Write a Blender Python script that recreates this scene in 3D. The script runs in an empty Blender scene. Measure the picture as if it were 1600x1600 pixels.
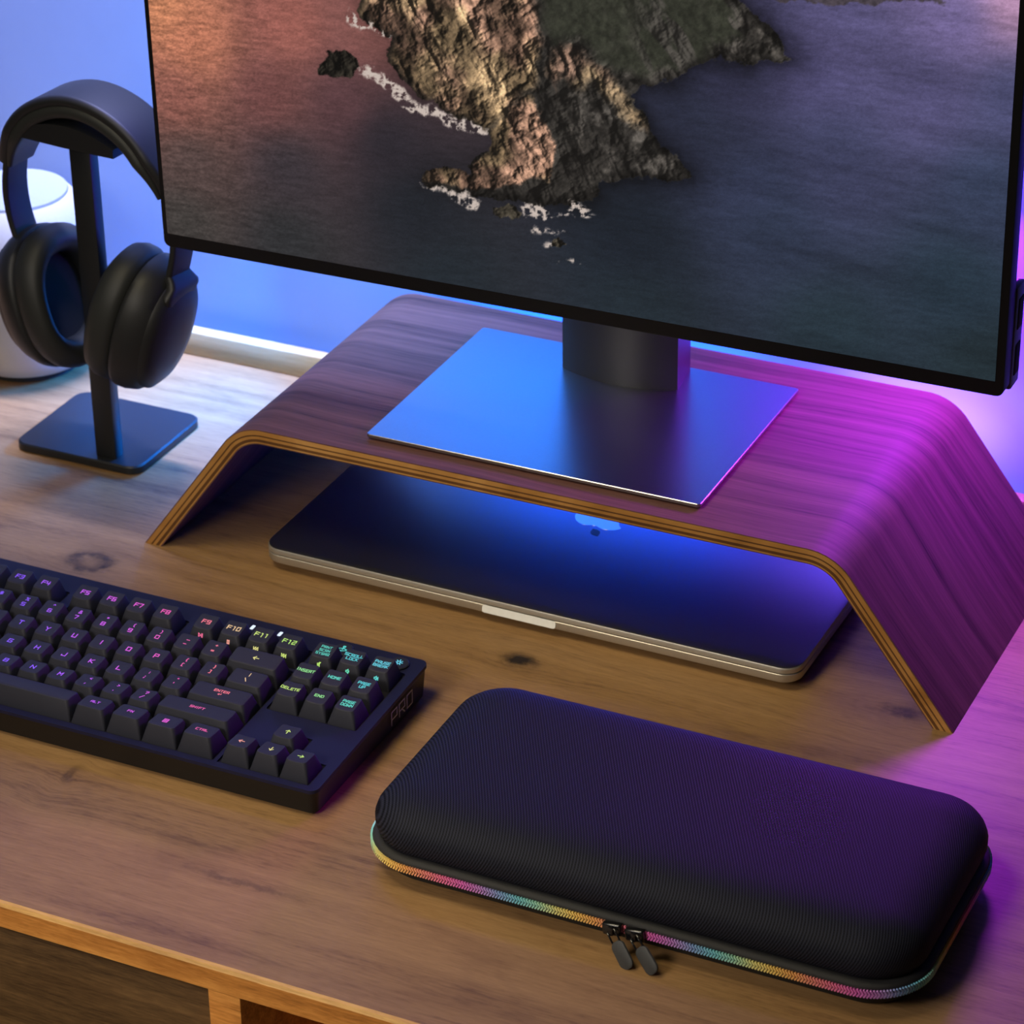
import bpy, bmesh, math, random
import numpy as np
from mathutils import Vector, Matrix

random.seed(7)
C = bpy.context.scene.collection
PI = math.pi

# ------------------------------------------------------------------ helpers
def link(o, parent=None):
    C.objects.link(o)
    if parent is not None:
        o.parent = parent
    return o

def mesh_obj(name, verts, faces, mats, parent=None, smooth=False, fmat=None, auto=None):
    me = bpy.data.meshes.new(name)
    me.from_pydata([tuple(v) for v in verts], [], [tuple(f) for f in faces])
    if not isinstance(mats, (list, tuple)):
        mats = [mats]
    for m in mats:
        me.materials.append(m)
    if fmat is not None:
        for p, i in zip(me.polygons, fmat):
            p.material_index = i
    me.update()
    o = link(bpy.data.objects.new(name, me), parent)
    if smooth:
        shade(o, auto)
    return o

def shade(o, angle=None):
    me = o.data
    me.polygons.foreach_set('use_smooth', [True] * len(me.polygons))
    if angle is not None:
        bm = bmesh.new(); bm.from_mesh(me)
        for e in bm.edges:
            if len(e.link_faces) != 2 or e.calc_face_angle(0.0) > math.radians(angle):
                e.smooth = False
        bm.to_mesh(me); bm.free()
    me.update()

def bm_obj(name, bm, mats, parent=None, smooth=False, auto=40):
    me = bpy.data.meshes.new(name)
    bmesh.ops.recalc_face_normals(bm, faces=bm.faces[:])
    bm.to_mesh(me); bm.free()
    if not isinstance(mats, (list, tuple)):
        mats = [mats]
    for m in mats:
        me.materials.append(m)
    o = link(bpy.data.objects.new(name, me), parent)
    if smooth:
        shade(o, auto)
    return o

def empty(name, loc=(0, 0, 0), label=None, cat=None, group=None):
    o = bpy.data.objects.new(name, None)
    o.empty_display_size = 0.02
    o.location = loc
    link(o)
    tag(o, label, cat, group)
    return o

def tag(o, label=None, cat=None, group=None, kind=None):
    if label: o['label'] = label
    if cat: o['category'] = cat
    if group: o['group'] = group
    if kind: o['kind'] = kind
    return o

def rrect_e(x0, x1, y0, y1, r, n=3, k=5):
    """rounded rectangle whose straight sides are split too"""
    base = rrect(x0, x1, y0, y1, r, n); out = []
    for i, p in enumerate(base):
        out.append(p)
        if i % (n + 1) == n:
            q = base[(i + 1) % len(base)]
            out += [(p[0] + (q[0] - p[0]) * j / k, p[1] + (q[1] - p[1]) * j / k) for j in range(1, k)]
    return out

def rrect(x0, x1, y0, y1, r, n=6):
    """counter-clockwise rounded rectangle"""
    pts = []
    r = max(min(r, (x1 - x0) / 2 - 1e-6, (y1 - y0) / 2 - 1e-6), 1e-5)
    for cx, cy, a0 in ((x1 - r, y0 + r, -PI / 2), (x1 - r, y1 - r, 0), (x0 + r, y1 - r, PI / 2), (x0 + r, y0 + r, PI)):
        for i in range(n + 1):
            a = a0 + (PI / 2) * i / n
            pts.append((cx + r * math.cos(a), cy + r * math.sin(a)))
    return pts

def loft(name, rings, mats, parent=None, cap0=True, cap1=True, smooth=True, auto=35, closed=False, rmat=None, loop=True):
    """rings: list of equally long rings of 3-D points"""
    n = len(rings[0]); verts = [p for r in rings for p in r]; faces = []; fm = []
    R = len(rings)
    for k in range(R if closed else R - 1):
        a = k * n; b = ((k + 1) % R) * n
        for i in range(n if loop else n - 1):
            j = (i + 1) % n
            faces.append((a + i, a + j, b + j, b + i)); fm.append(rmat[k] if rmat else 0)
    if not closed:
        if cap0: faces.append(tuple(range(n - 1, -1, -1))); fm.append(rmat[0] if rmat else 0)
        if cap1: faces.append(tuple((R - 1) * n + i for i in range(n))); fm.append(rmat[-1] if rmat else 0)
    return mesh_obj(name, verts, faces, mats, parent, smooth, fm, auto)

def add_box(bm, c, s, rot=None, bevel=0.0, seg=2):
    g = bmesh.ops.create_cube(bm, size=1.0)
    vs = g['verts']
    M = Matrix.Translation(Vector(c)) @ (rot.to_4x4() if rot is not None else Matrix.Identity(4)) @ Matrix.Diagonal((s[0], s[1], s[2], 1))
    bmesh.ops.transform(bm, matrix=M, verts=vs)
    if bevel > 0:
        es = list({e for v in vs for e in v.link_edges})
        bmesh.ops.bevel(bm, geom=es, offset=bevel, segments=seg, profile=0.5, affect='EDGES')
    return vs

def box(name, c, s, mat, parent=None, bevel=0.0, seg=2, rot=None):
    bm = bmesh.new(); add_box(bm, c, s, rot, bevel, seg)
    return bm_obj(name, bm, mat, parent, smooth=bevel > 0, auto=40)

def lathe(name, prof, mat, parent=None, n=48, M=None, auto=40):
    """prof: (radius, height) pairs bottom to top about Z, then transformed by M"""
    rings = []
    for r, z in prof:
        rings.append([Vector((r * math.cos(2 * PI * i / n), r * math.sin(2 * PI * i / n), z)) for i in range(n)])
    if M is not None:
        rings = [[M @ p for p in r] for r in rings]
    return loft(name, rings, mat, parent, auto=auto)

def sweep(name, path, ups, section, mat, parent=None, auto=40, scale=None):
    """sweep a closed 2-D section (a along side, b along up) on a path; ups gives the up vector per point"""
    rings = []
    N = len(path)
    for i, p in enumerate(path):
        t = (path[min(i + 1, N - 1)] - path[max(i - 1, 0)]).normalized()
        u = (ups[i] - t * ups[i].dot(t)).normalized()
        s = t.cross(u)
        k = scale[i] if scale else (1, 1)
        rings.append([p + s * (a * k[0]) + u * (b * k[1]) for a, b in section])
    return loft(name, rings, mat, parent, auto=auto)

# ------------------------------------------------------------------ materials
def new_mat(name):
    m = bpy.data.materials.new(name); m.use_nodes = True
    nt = m.node_tree
    return m, nt, nt.nodes['Principled BSDF']

def nd(nt, t, **kw):
    n = nt.nodes.new(t)
    for k, v in kw.items():
        if k.startswith('i_'):
            n.inputs[k[2:].replace('_', ' ')].default_value = v
        else:
            setattr(n, k, v)
    return n

def s2l(c):
    return tuple(((v / 255) / 12.92 if v / 255 <= 0.04045 else ((v / 255 + 0.055) / 1.055) ** 2.4) for v in c) + (1.0,)

def mathn(nt, op, a, b=None, c=None, clamp=False):
    n = nt.nodes.new('ShaderNodeMath'); n.operation = op; n.use_clamp = clamp
    for i, v in enumerate((a, b, c)):
        if v is None: continue
        if isinstance(v, (int, float)): n.inputs[i].default_value = v
        else: nt.links.new(v, n.inputs[i])
    return n.outputs[0]

def mixc(nt, fac, a, b, mode='MIX'):
    n = nt.nodes.new('ShaderNodeMix'); n.data_type = 'RGBA'; n.blend_type = mode
    for sock, v in ((n.inputs[0], fac), (n.inputs[6], a), (n.inputs[7], b)):
        if hasattr(v, 'links') or hasattr(v, 'is_linked'):
            nt.links.new(v, sock)
        else:
            sock.default_value = v
    return n.outputs[2]

def ramp(nt, fac, stops):
    r = nt.nodes.new('ShaderNodeValToRGB')
    e = r.color_ramp.elements
    while len(e) < len(stops): e.new(0.5)
    for el, (p, c) in zip(e, stops):
        el.position = p; el.color = c
    nt.links.new(fac, r.inputs[0])
    return r.outputs[0]

def noise(nt, vec, scale, detail=4, rough=0.6, dist=0.0):
    n = nt.nodes.new('ShaderNodeTexNoise')
    n.inputs['Scale'].default_value = scale; n.inputs['Detail'].default_value = detail
    n.inputs['Roughness'].default_value = rough; n.inputs['Distortion'].default_value = dist
    nt.links.new(vec, n.inputs['Vector'])
    return n.outputs['Fac']

def mapping(nt, vec, scale=(1, 1, 1), loc=(0, 0, 0), rot=(0, 0, 0)):
    n = nt.nodes.new('ShaderNodeMapping')
    n.inputs['Scale'].default_value = scale; n.inputs['Location'].default_value = loc; n.inputs['Rotation'].default_value = rot
    nt.links.new(vec, n.inputs['Vector'])
    return n.outputs[0]

def objco(nt):
    return nt.nodes.new('ShaderNodeTexCoord').outputs['Object']

def bump(nt, bsdf, height, strength, dist):
    b = nt.nodes.new('ShaderNodeBump'); b.inputs['Strength'].default_value = strength; b.inputs['Distance'].default_value = dist
    nt.links.new(height, b.inputs['Height']); nt.links.new(b.outputs[0], bsdf.inputs['Normal'])

def plain(name, col, rough=0.5, metal=0.0, spec=0.5, var=0.06, scale=400, bumps=0.0, bdist=0.0002, sheen=0.0):
    """single-colour surface with fine procedural mottling"""
    m, nt, b = new_mat(name)
    co = objco(nt)
    f = noise(nt, co, scale, 3)
    a = tuple(max(0, c * (1 - var)) for c in col[:3]) + (1,)
    d = tuple(min(1, c * (1 + var)) for c in col[:3]) + (1,)
    nt.links.new(mixc(nt, f, a, d), b.inputs['Base Color'])
    b.inputs['Roughness'].default_value = rough; b.inputs['Metallic'].default_value = metal
    b.inputs['Specular IOR Level'].default_value = spec
    if sheen: b.inputs['Sheen Weight'].default_value = sheen
    if bumps: bump(nt, b, f, bumps, bdist)
    return m

def emissive(name, col, strength=1.0, base=(0.01, 0.01, 0.01, 1)):
    m, nt, b = new_mat(name)
    b.inputs['Base Color'].default_value = base
    b.inputs['Emission Color'].default_value = col
    b.inputs['Emission Strength'].default_value = strength
    b.inputs['Roughness'].default_value = 0.5
    return m

def wood_desk(name, tone=1.0, knots=(), c0=(84, 60, 40), c1=(126, 96, 62), c2=(146, 114, 76)):
    m, nt, b = new_mat(name)
    co = objco(nt)
    sep = nd(nt, 'ShaderNodeSeparateXYZ'); nt.links.new(co, sep.inputs[0])
    x, y, z = sep.outputs
    dark = None; yy = y
    wob = noise(nt, mapping(nt, co, (1, 1, 1), (2, 5, 1)), 85, 3, 0.65)
    wob2 = noise(nt, mapping(nt, co, (1, 1, 1), (8, 3, 4)), 85, 3, 0.65)
    kxo = mathn(nt, 'ADD', x, mathn(nt, 'MULTIPLY', mathn(nt, 'SUBTRACT', wob, 0.5), 0.014))
    kyo = mathn(nt, 'ADD', y, mathn(nt, 'MULTIPLY', mathn(nt, 'SUBTRACT', wob2, 0.5), 0.010))
    for kx, ky, rx, ry, amt in knots:
        dx = mathn(nt, 'SUBTRACT', kxo, kx); dy = mathn(nt, 'SUBTRACT', kyo, ky)
        ex = mathn(nt, 'POWER', mathn(nt, 'ABSOLUTE', mathn(nt, 'DIVIDE', dx, rx)), 2)
        ey = mathn(nt, 'POWER', mathn(nt, 'ABSOLUTE', mathn(nt, 'DIVIDE', dy, ry)), 2)
        r2 = mathn(nt, 'ADD', ex, ey)
        # grain bends round the knot
        wide = mathn(nt, 'DIVIDE', mathn(nt, 'MULTIPLY', dy, -0.62), mathn(nt, 'ADD', 1.0, mathn(nt, 'MULTIPLY', r2, 0.18)))
        yy = mathn(nt, 'ADD', yy, wide)
        if amt > 0:
            g = mathn(nt, 'MULTIPLY', mathn(nt, 'DIVIDE', 1.0, mathn(nt, 'ADD', 1.0, mathn(nt, 'POWER', r2, 2.2))), amt)
        else:                                # an open knot: dark rim, paler heart
            q4 = mathn(nt, 'POWER', mathn(nt, 'ABSOLUTE', mathn(nt, 'DIVIDE', mathn(nt, 'SUBTRACT', r2, 1.0), 0.75)), 2)
            g = mathn(nt, 'MULTIPLY', mathn(nt, 'DIVIDE', 1.0, mathn(nt, 'ADD', 1.0, q4)), -amt)
        dark = g if dark is None else mathn(nt, 'MAXIMUM', dark, g)
    cmb = nd(nt, 'ShaderNodeCombineXYZ')
    nt.links.new(x, cmb.inputs[0]); nt.links.new(yy, cmb.inputs[1]); nt.links.new(z, cmb.inputs[2])
    v = cmb.outputs[0]
    big = noise(nt, mapping(nt, v, (2.2, 9, 9), (3, 1, 0)), 1.0, 3, 0.55, 0.6)
    streak = noise(nt, mapping(nt, v, (4, 95, 95)), 1.0, 5, 0.62, 0.35)
    fine = noise(nt, mapping(nt, v, (70, 620, 620)), 1.0, 3, 0.7)
    blot = noise(nt, mapping(nt, v, (9, 22, 22), (7, 2, 0)), 1.0, 4, 0.6, 0.8)
    f = mathn(nt, 'ADD', mathn(nt, 'MULTIPLY', streak, 0.44), mathn(nt, 'ADD', mathn(nt, 'MULTIPLY', fine, 0.34), mathn(nt, 'MULTIPLY', big, 0.22)))
    T = lambda c: tuple(q * tone for q in s2l(c)[:3]) + (1,)
    col = ramp(nt, f, [(0.33, T(c0)), (0.48, T(c1)), (0.66, T(c2))])
    st = ramp(nt, blot, [(0.30, (0.55, 0.5, 0.5, 1)), (0.46, (1, 1, 1, 1))])
    col = mixc(nt, 0.42, col, st, 'MULTIPLY')
    if dark is not None:
        kf = mathn(nt, 'MULTIPLY', dark, mathn(nt, 'ADD', 0.1, mathn(nt, 'MULTIPLY', wob2, 1.5)), clamp=True)
        col = mixc(nt, kf, col, T((26, 17, 13)))
    nt.links.new(col, b.inputs['Base Color'])
    b.inputs['Roughness'].default_value = 0.5
    b.inputs['Specular IOR Level'].default_value = 0.35
    bump(nt, b, mathn(nt, 'ADD', streak, fine), 0.25, 0.0004)
    return m

def wood_veneer(name, c0, c1, c2, tone=1.0, freq=70):
    m, nt, b = new_mat(name)
    co = objco(nt)
    warp = noise(nt, mapping(nt, co, (3.0, 5, 3.0)), 1.0, 2, 0.5)
    sep = nd(nt, 'ShaderNodeSeparateXYZ'); nt.links.new(co, sep.inputs[0])
    x, y, z = sep.outputs
    yy = mathn(nt, 'ADD', y, mathn(nt, 'MULTIPLY', warp, 0.035))
    along = mathn(nt, 'SUBTRACT', x, mathn(nt, 'MULTIPLY', z, 0.7))
    cmb = nd(nt, 'ShaderNodeCombineXYZ')
    nt.links.new(along, cmb.inputs[0]); nt.links.new(yy, cmb.inputs[1])
    v = cmb.outputs[0]
    bands = noise(nt, mapping(nt, v, (1.2, freq, 1)), 1.0, 3, 0.6)
    lines = noise(nt, mapping(nt, v, (2.0, freq * 3.2, 1), (5, 3, 0)), 1.0, 3, 0.6)
    fine = noise(nt, mapping(nt, v, (40, 900, 1)), 1.0, 2, 0.6)
    f = mathn(nt, 'ADD', mathn(nt, 'MULTIPLY', bands, 0.42), mathn(nt, 'ADD', mathn(nt, 'MULTIPLY', lines, 0.36), mathn(nt, 'MULTIPLY', fine, 0.22)))
    T = lambda c: tuple(q * tone for q in s2l(c)[:3]) + (1,)
    col = ramp(nt, f, [(0.34, T(c0)), (0.47, T(c1)), (0.64, T(c2))])
    nt.links.new(col, b.inputs['Base Color'])
    b.inputs['Roughness'].default_value = 0.62
    b.inputs['Specular IOR Level'].default_value = 0.25
    bump(nt, b, mathn(nt, 'ADD', lines, fine), 0.15, 0.0003)
    return m

def fabric(name, col, pitch=0.0015, rough=0.62):
    """ballistic twill: diagonal ribs crossed by a fine weave"""
    m, nt, b = new_mat(name)
    co = objco(nt)
    sep = nd(nt, 'ShaderNodeSeparateXYZ'); nt.links.new(co, sep.inputs[0])
    x, y, z = sep.outputs
    k = 2 * PI / pitch
    d1 = mathn(nt, 'MULTIPLY', mathn(nt, 'ADD', x, mathn(nt, 'MULTIPLY', mathn(nt, 'SUBTRACT', y, z), 0.55)), k)
    d2 = mathn(nt, 'MULTIPLY', mathn(nt, 'SUBTRACT', mathn(nt, 'ADD', y, z), mathn(nt, 'MULTIPLY', x, 0.25)), k * 0.9)
    s1 = mathn(nt, 'SINE', d1); s2 = mathn(nt, 'SINE', d2)
    w = mathn(nt, 'ADD', mathn(nt, 'MULTIPLY', s1, 0.42), mathn(nt, 'ADD', mathn(nt, 'MULTIPLY', mathn(nt, 'MULTIPLY', s1, s2), 0.2), 0.5))
    a = tuple(c * 0.25 for c in col[:3]) + (1,); d = tuple(c * 2.0 for c in col[:3]) + (1,)
    nt.links.new(mixc(nt, w, a, d), b.inputs['Base Color'])
    b.inputs['Roughness'].default_value = rough
    b.inputs['Specular IOR Level'].default_value = 0.12
    bump(nt, b, w, 0.5, 0.0003)
    return m

M = {}
M['desk'] = wood_desk('desk_wood', 1.28, [(-0.012, -0.0365, 0.012, 0.0095, -0.85), (0.2844, -0.0319, 0.0085, 0.0068, 1.15),
                                        (0.5097, 0.0079, 0.010, 0.006, 0.85), (0.1061, -0.244, 0.0035, 0.008, 0.55),
                                        (0.245, -0.293, 0.030, 0.0022, 0.5), (0.033, -0.10, 0.02, 0.003, 0.3)])
M['edge_worn_highlight'] = wood_desk('desk_worn_edge_highlight', 0.95, [], (176, 128, 66), (214, 166, 96), (232, 188, 120))  # paler bevel wood: wear together with a painted edge highlight
M['desk_edge'] = wood_desk('desk_edge_wood', 1.55, [], (118, 72, 30), (172, 112, 52), (205, 145, 75))
M['drawer'] = wood_desk('drawer_wood', 1.5, [], (40, 28, 18), (84, 62, 38), (112, 84, 52))
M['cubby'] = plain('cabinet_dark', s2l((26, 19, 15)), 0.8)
M['lip'] = wood_desk('back_rail_wood', 0.8, [], (176, 146, 104), (206, 178, 128), (222, 196, 148))
M['veneer'] = wood_veneer('walnut_veneer', (46, 29, 27), (92, 62, 58), (116, 80, 74))
M['ply_light'] = wood_veneer('plywood_light', (120, 80, 36), (164, 116, 58), (194, 146, 86), 1.0, 160)
M['ply_dark'] = wood_veneer('plywood_dark', (64, 40, 20), (90, 58, 30), (110, 74, 40), 1.0, 160)
M['black_plastic'] = plain('black_plastic', (0.012, 0.012, 0.013, 1), 0.42)
M['screen_bezel'] = plain('monitor_bezel_black', (0.006, 0.006, 0.007, 1), 0.45, spec=0.3)
M['dark_metal'] = plain('dark_painted_metal', (0.022, 0.023, 0.024, 1), 0.42, 0.3)
M['monitor_back'] = plain('monitor_back_grey', (0.10, 0.10, 0.11, 1), 0.45)
M['neck'] = plain('neck_grey', (0.035, 0.037, 0.036, 1), 0.45, 0.2)
M['plate'] = plain('brushed_aluminium', (0.40, 0.40, 0.42, 1), 0.30, 1.0, scale=900, bumps=0.02)
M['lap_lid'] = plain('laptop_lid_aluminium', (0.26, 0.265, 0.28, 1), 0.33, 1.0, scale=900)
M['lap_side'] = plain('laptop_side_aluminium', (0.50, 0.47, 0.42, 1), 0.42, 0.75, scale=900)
M['notch'] = plain('notch_glint_white', (0.85, 0.86, 0.85, 1), 0.4, 0.1)  # near-white base stands in for light caught by the scoop
M['mirror'] = plain('polished_logo', (0.75, 0.78, 0.82, 1), 0.06, 1.0, var=0.01)
M['rubber'] = plain('black_rubber', (0.012, 0.012, 0.012, 1), 0.8)
M['case_fab'] = fabric('black_twill_fabric', (0.0115, 0.0125, 0.020, 1), 0.0017)
M['case_band'] = plain('black_zipper_tape', (0.016, 0.016, 0.017, 1), 0.75, scale=1500, bumps=0.5)
M['case_low'] = plain('black_case_base', (0.014, 0.014, 0.014, 1), 0.7, scale=1500, bumps=0.4)
M['gloss_black'] = plain('glossy_black_enamel', (0.008, 0.008, 0.009, 1), 0.16)
M['pull_rubber'] = plain('dark_grey_rubber', (0.045, 0.047, 0.05, 1), 0.65)
M['key'] = plain('keycap_plastic', (0.025, 0.026, 0.038, 1), 0.5, spec=0.25, bumps=0.05)
M['kb_top'] = plain('keyboard_top_plate', (0.010, 0.011, 0.036, 1), 0.5, spec=0.25)  # black plate; blue sheen from the wall light put into its base
M['kb_side'] = plain('keyboard_side_plastic', (0.010, 0.010, 0.011, 1), 0.36, spec=0.25)
M['kb_well'] = plain('keyboard_well', (0.004, 0.004, 0.005, 1), 0.7)
M['pro'] = plain('side_lettering_grey', (0.36, 0.365, 0.37, 1), 0.5)
M['hp_shell'] = plain('headphone_plastic', (0.014, 0.015, 0.016, 1), 0.5)
M['hp_pad'] = plain('headphone_leather', (0.020, 0.022, 0.021, 1), 0.55, scale=700, bumps=0.15)
M['hp_mesh'] = plain('headphone_inner_cloth', (0.010, 0.010, 0.012, 1), 0.9, scale=1500)
M['stand'] = plain('headphone_stand_metal', (0.018, 0.019, 0.021, 1), 0.38, 0.2)
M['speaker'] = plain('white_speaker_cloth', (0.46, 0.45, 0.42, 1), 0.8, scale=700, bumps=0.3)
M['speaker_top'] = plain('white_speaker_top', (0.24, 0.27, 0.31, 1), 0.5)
M['wall'] = plain('wall_light_tint', (0.25, 0.35, 0.62, 1), 0.75, scale=60, var=0.02)  # part of the blue light is put into the wall's base colour
M['floor'] = wood_desk('floor_wood', 0.7)
M['led_white'] = emissive('indicator_white', (0.75, 0.85, 1.0, 1), 1.1)
M['led_strip'] = emissive('led_strip_blue', (0.10, 0.30, 1.0, 1), 1.6)
# ------------------------------------------------------------------ setting
W_Y = 0.272
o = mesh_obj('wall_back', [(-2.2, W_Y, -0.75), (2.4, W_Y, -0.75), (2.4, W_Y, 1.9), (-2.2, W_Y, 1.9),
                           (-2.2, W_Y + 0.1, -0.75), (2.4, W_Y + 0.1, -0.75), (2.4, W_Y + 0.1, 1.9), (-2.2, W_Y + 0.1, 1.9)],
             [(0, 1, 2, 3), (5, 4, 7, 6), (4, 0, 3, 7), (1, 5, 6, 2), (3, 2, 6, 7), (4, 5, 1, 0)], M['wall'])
tag(o, 'pale wall behind the desk washed violet and blue, blue light partly in its colour', 'wall', kind='structure')
o = mesh_obj('floor', [(-2.2, -2.2, -0.75), (2.4, -2.2, -0.75), (2.4, W_Y, -0.75), (-2.2, W_Y, -0.75),
                       (-2.2, -2.2, -0.85), (2.4, -2.2, -0.85), (2.4, W_Y, -0.85), (-2.2, W_Y, -0.85)],
             [(0, 1, 2, 3), (7, 6, 5, 4), (0, 4, 5, 1), (1, 5, 6, 2), (2, 6, 7, 3), (3, 7, 4, 0)], M['floor'])
tag(o, 'wooden floor under the desk', 'floor', kind='structure')

# ------------------------------------------------------------------ desk
DX0, DX1, DY0 = -0.75, 1.15, -0.3614
T = 0.0165
desk = empty('desk', (0, 0, 0), 'brown wooden desk with drawers below its pale front edge', 'desk')
prof = [(0.270, 0.0), (DY0 + 0.003, 0.0), (DY0 + 0.0012, -0.0004), (DY0, -0.0022), (DY0, -T + 0.001), (DY0 + 0.001, -T), (0.270, -T)]
verts = []; faces = []; fm = []
xs = [DX0 + (DX1 - DX0) * i / 24 for i in range(25)]
for xv in xs:
    for py, pz in prof: verts.append((xv, py, pz))
n = len(prof)
for k in range(24):
    for i in range(n):
        j = (i + 1) % n
        faces.append((k * n + i, k * n + j, (k + 1) * n + j, (k + 1) * n + i))
        fm.append(2 if 1 <= i <= 2 else (1 if 3 <= i <= 4 else 0))
faces.append(tuple(range(n - 1, -1, -1))); fm.append(1)
faces.append(tuple(24 * n + i for i in range(n))); fm.append(1)
mesh_obj('desktop', verts, faces, [M['desk'], M['desk_edge'], M['edge_worn_highlight']], desk, fmat=fm)
DH = 0.13
box('cabinet_divider', (0.2708, (DY0 + 0.002 + 0.2) / 2 - 0.001, -T - DH / 2), (0.019, 0.2 - DY0 - 0.004, DH), M['desk_edge'], desk, 0.0006)
for sx in (-0.735, 0.80):
    box('side_panel', (sx, -0.05, -T - 0.36), (0.022, 0.60, 0.72), M['desk_edge'], desk, 0.0008)
box('cabinet_floor', (0.035, -0.05, -T - DH - 0.009), (1.51, 0.60, 0.018), M['desk_edge'], desk, 0.0006)
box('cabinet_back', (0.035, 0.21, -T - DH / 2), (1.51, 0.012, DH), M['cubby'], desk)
dr = box('drawer', (-0.232, DY0 + 0.010 + 0.009, -T - 0.0635), (0.98, 0.018, 0.123), M['drawer'], desk, 0.0008)
bm = bmesh.new()
add_box(bm, (-0.232, -0.09, -T - 0.118), (0.96, 0.46, 0.008)); add_box(bm, (-0.708, -0.09, -T - 0.07), (0.01, 0.46, 0.10)); add_box(bm, (0.243, -0.09, -T - 0.07), (0.01, 0.46, 0.10))
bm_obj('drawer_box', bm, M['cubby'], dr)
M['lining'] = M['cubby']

o = box('trim_1', (0.2, 0.2505, 0.0092), (1.9, 0.011, 0.0184), M['lip'], None, 0.0012)
tag(o, 'low pale wooden rail along the back edge of the desk', 'trim', kind='structure')
o = box('led_strip', (0.2, 0.2605, 0.004), (1.9, 0.006, 0.008), M['led_strip'], None, 0.0008)
tag(o, 'thin blue light strip lying behind the low wooden rail', 'light strip')

# ------------------------------------------------------------------ bent plywood riser
riser = empty('monitor_riser', (0.2746, 0.1, 0), 'bent plywood monitor riser with walnut top and open front', 'monitor stand')
RY0, RY1 = -0.0016, 0.213
H = 0.0995; FX0, FX1 = 0.0066 - 0.2746, 0.5425 - 0.2746
BX0, BX1 = 0.0835 - 0.2746, 0.4640 - 0.2746
def round_poly(pts, radii, n=14):
    out = [pts[0]]
    for i in range(1, len(pts) - 1):
        a, b, c = (np.array(p, float) for p in (pts[i - 1], pts[i], pts[i + 1]))
        u = (a - b) / np.linalg.norm(a - b); v = (c - b) / np.linalg.norm(c - b)
        ang = math.acos(np.clip(u @ v, -1, 1)); d = radii[i - 1] / math.tan(ang / 2)
        p0 = b + u * d; p1 = b + v * d
        bis = (u + v) / np.linalg.norm(u + v); ctr = b + bis * (radii[i - 1] / math.sin(ang / 2))
        a0 = math.atan2(*(p0 - ctr)[::-1]); a1 = math.atan2(*(p1 - ctr)[::-1])
        da = (a1 - a0 + PI) % (2 * PI) - PI
        for k in range(n + 1):
            t = a0 + da * k / n
            out.append((ctr[0] + radii[i - 1] * math.cos(t), ctr[1] + radii[i - 1] * math.sin(t)))
    out.append(pts[-1])
    return out
def line_split(p, q, n):
    return [(p[0] + (q[0] - p[0]) * i / n, p[1] + (q[1] - p[1]) * i / n) for i in range(n)]
top = round_poly([(FX0, 0.0), (BX0 - 0.003, H), (BX1 + 0.003, H), (FX1, 0.0)], [0.034, 0.034])
# denser straight runs
dense = []
for i in range(len(top) - 1):
    L = math.dist(top[i], top[i + 1]); k = max(1, int(L / 0.02))
    dense += line_split(top[i], top[i + 1], k)
dense.append(top[-1])
def offset_curve(pts, d):
    out = []
    for i, p in enumerate(pts):
        a = pts[max(i - 1, 0)]; b = pts[min(i + 1, len(pts) - 1)]
        t = np.array([b[0] - a[0], b[1] - a[1]]); t /= np.linalg.norm(t)
        nrm = np.array([t[1], -t[0]])            # inward (down)
        q = np.array(p) + nrm * d
        if i == 0 or i == len(pts) - 1:          # keep the feet flat on the desk
            q = np.array(p) + np.array([(d / abs(t[1])) * (1 if i == 0 else -1), 0.0])
        out.append((q[0], q[1]))
    return out
TH = 0.0098
def sheet(name, d0, d1, mats, seams=None, parent=riser, y0=RY0, y1=RY1, nlay=1, lay_m=None):
    """a bent sheet between two offsets, its front and back edges split into layers"""
    ds = [d0 + (d1 - d0) * k / nlay for k in range(nlay + 1)]
    rows = [offset_curve(dense, d) for d in ds]
    N = len(dense); V = []; F = []; fm = []
    ny = 2
    for yv in (y0, y1):
        for r in rows:
            for p in r: V.append((p[0], yv - 0.1, p[1]))
    def idx(s, k, i): return (s * (nlay + 1) + k) * N + i
    for i in range(N - 1):
        F.append((idx(0, 0, i), idx(0, 0, i + 1), idx(1, 0, i + 1), idx(1, 0, i))); fm.append(lay_m[0])
        F.append((idx(1, nlay, i), idx(1, nlay, i + 1), idx(0, nlay, i + 1), idx(0, nlay, i))); fm.append(lay_m[-1])
        for k in range(nlay):
            F.append((idx(0, k + 1, i), idx(0, k + 1, i + 1), idx(0, k, i + 1), idx(0, k, i))); fm.append(lay_m[k])
            F.append((idx(1, k, i), idx(1, k, i + 1), idx(1, k + 1, i + 1), idx(1, k + 1, i))); fm.append(lay_m[k])
    for k in range(nlay):
        F.append((idx(0, k, 0), idx(1, k, 0), idx(1, k + 1, 0), idx(0, k + 1, 0))); fm.append(lay_m[k])
        F.append((idx(0, k + 1, N - 1), idx(1, k + 1, N - 1), idx(1, k, N - 1), idx(0, k, N - 1))); fm.append(lay_m[k])
    return mesh_obj(name, V, F, mats, parent, True, fm, 30)
sheet('veneer_top', 0.0, 0.0007, [M['veneer']], nlay=1, lay_m=[0])
sheet('plywood_core', 0.0007, TH - 0.0007, [M['ply_light'], M['ply_dark']], nlay=9, lay_m=[0, 0, 0, 1, 0, 0, 1, 1, 0], y0=RY0 - 0.0002)
sheet('veneer_underside', TH - 0.0007, TH, [M['veneer']], nlay=1, lay_m=[0])

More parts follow.
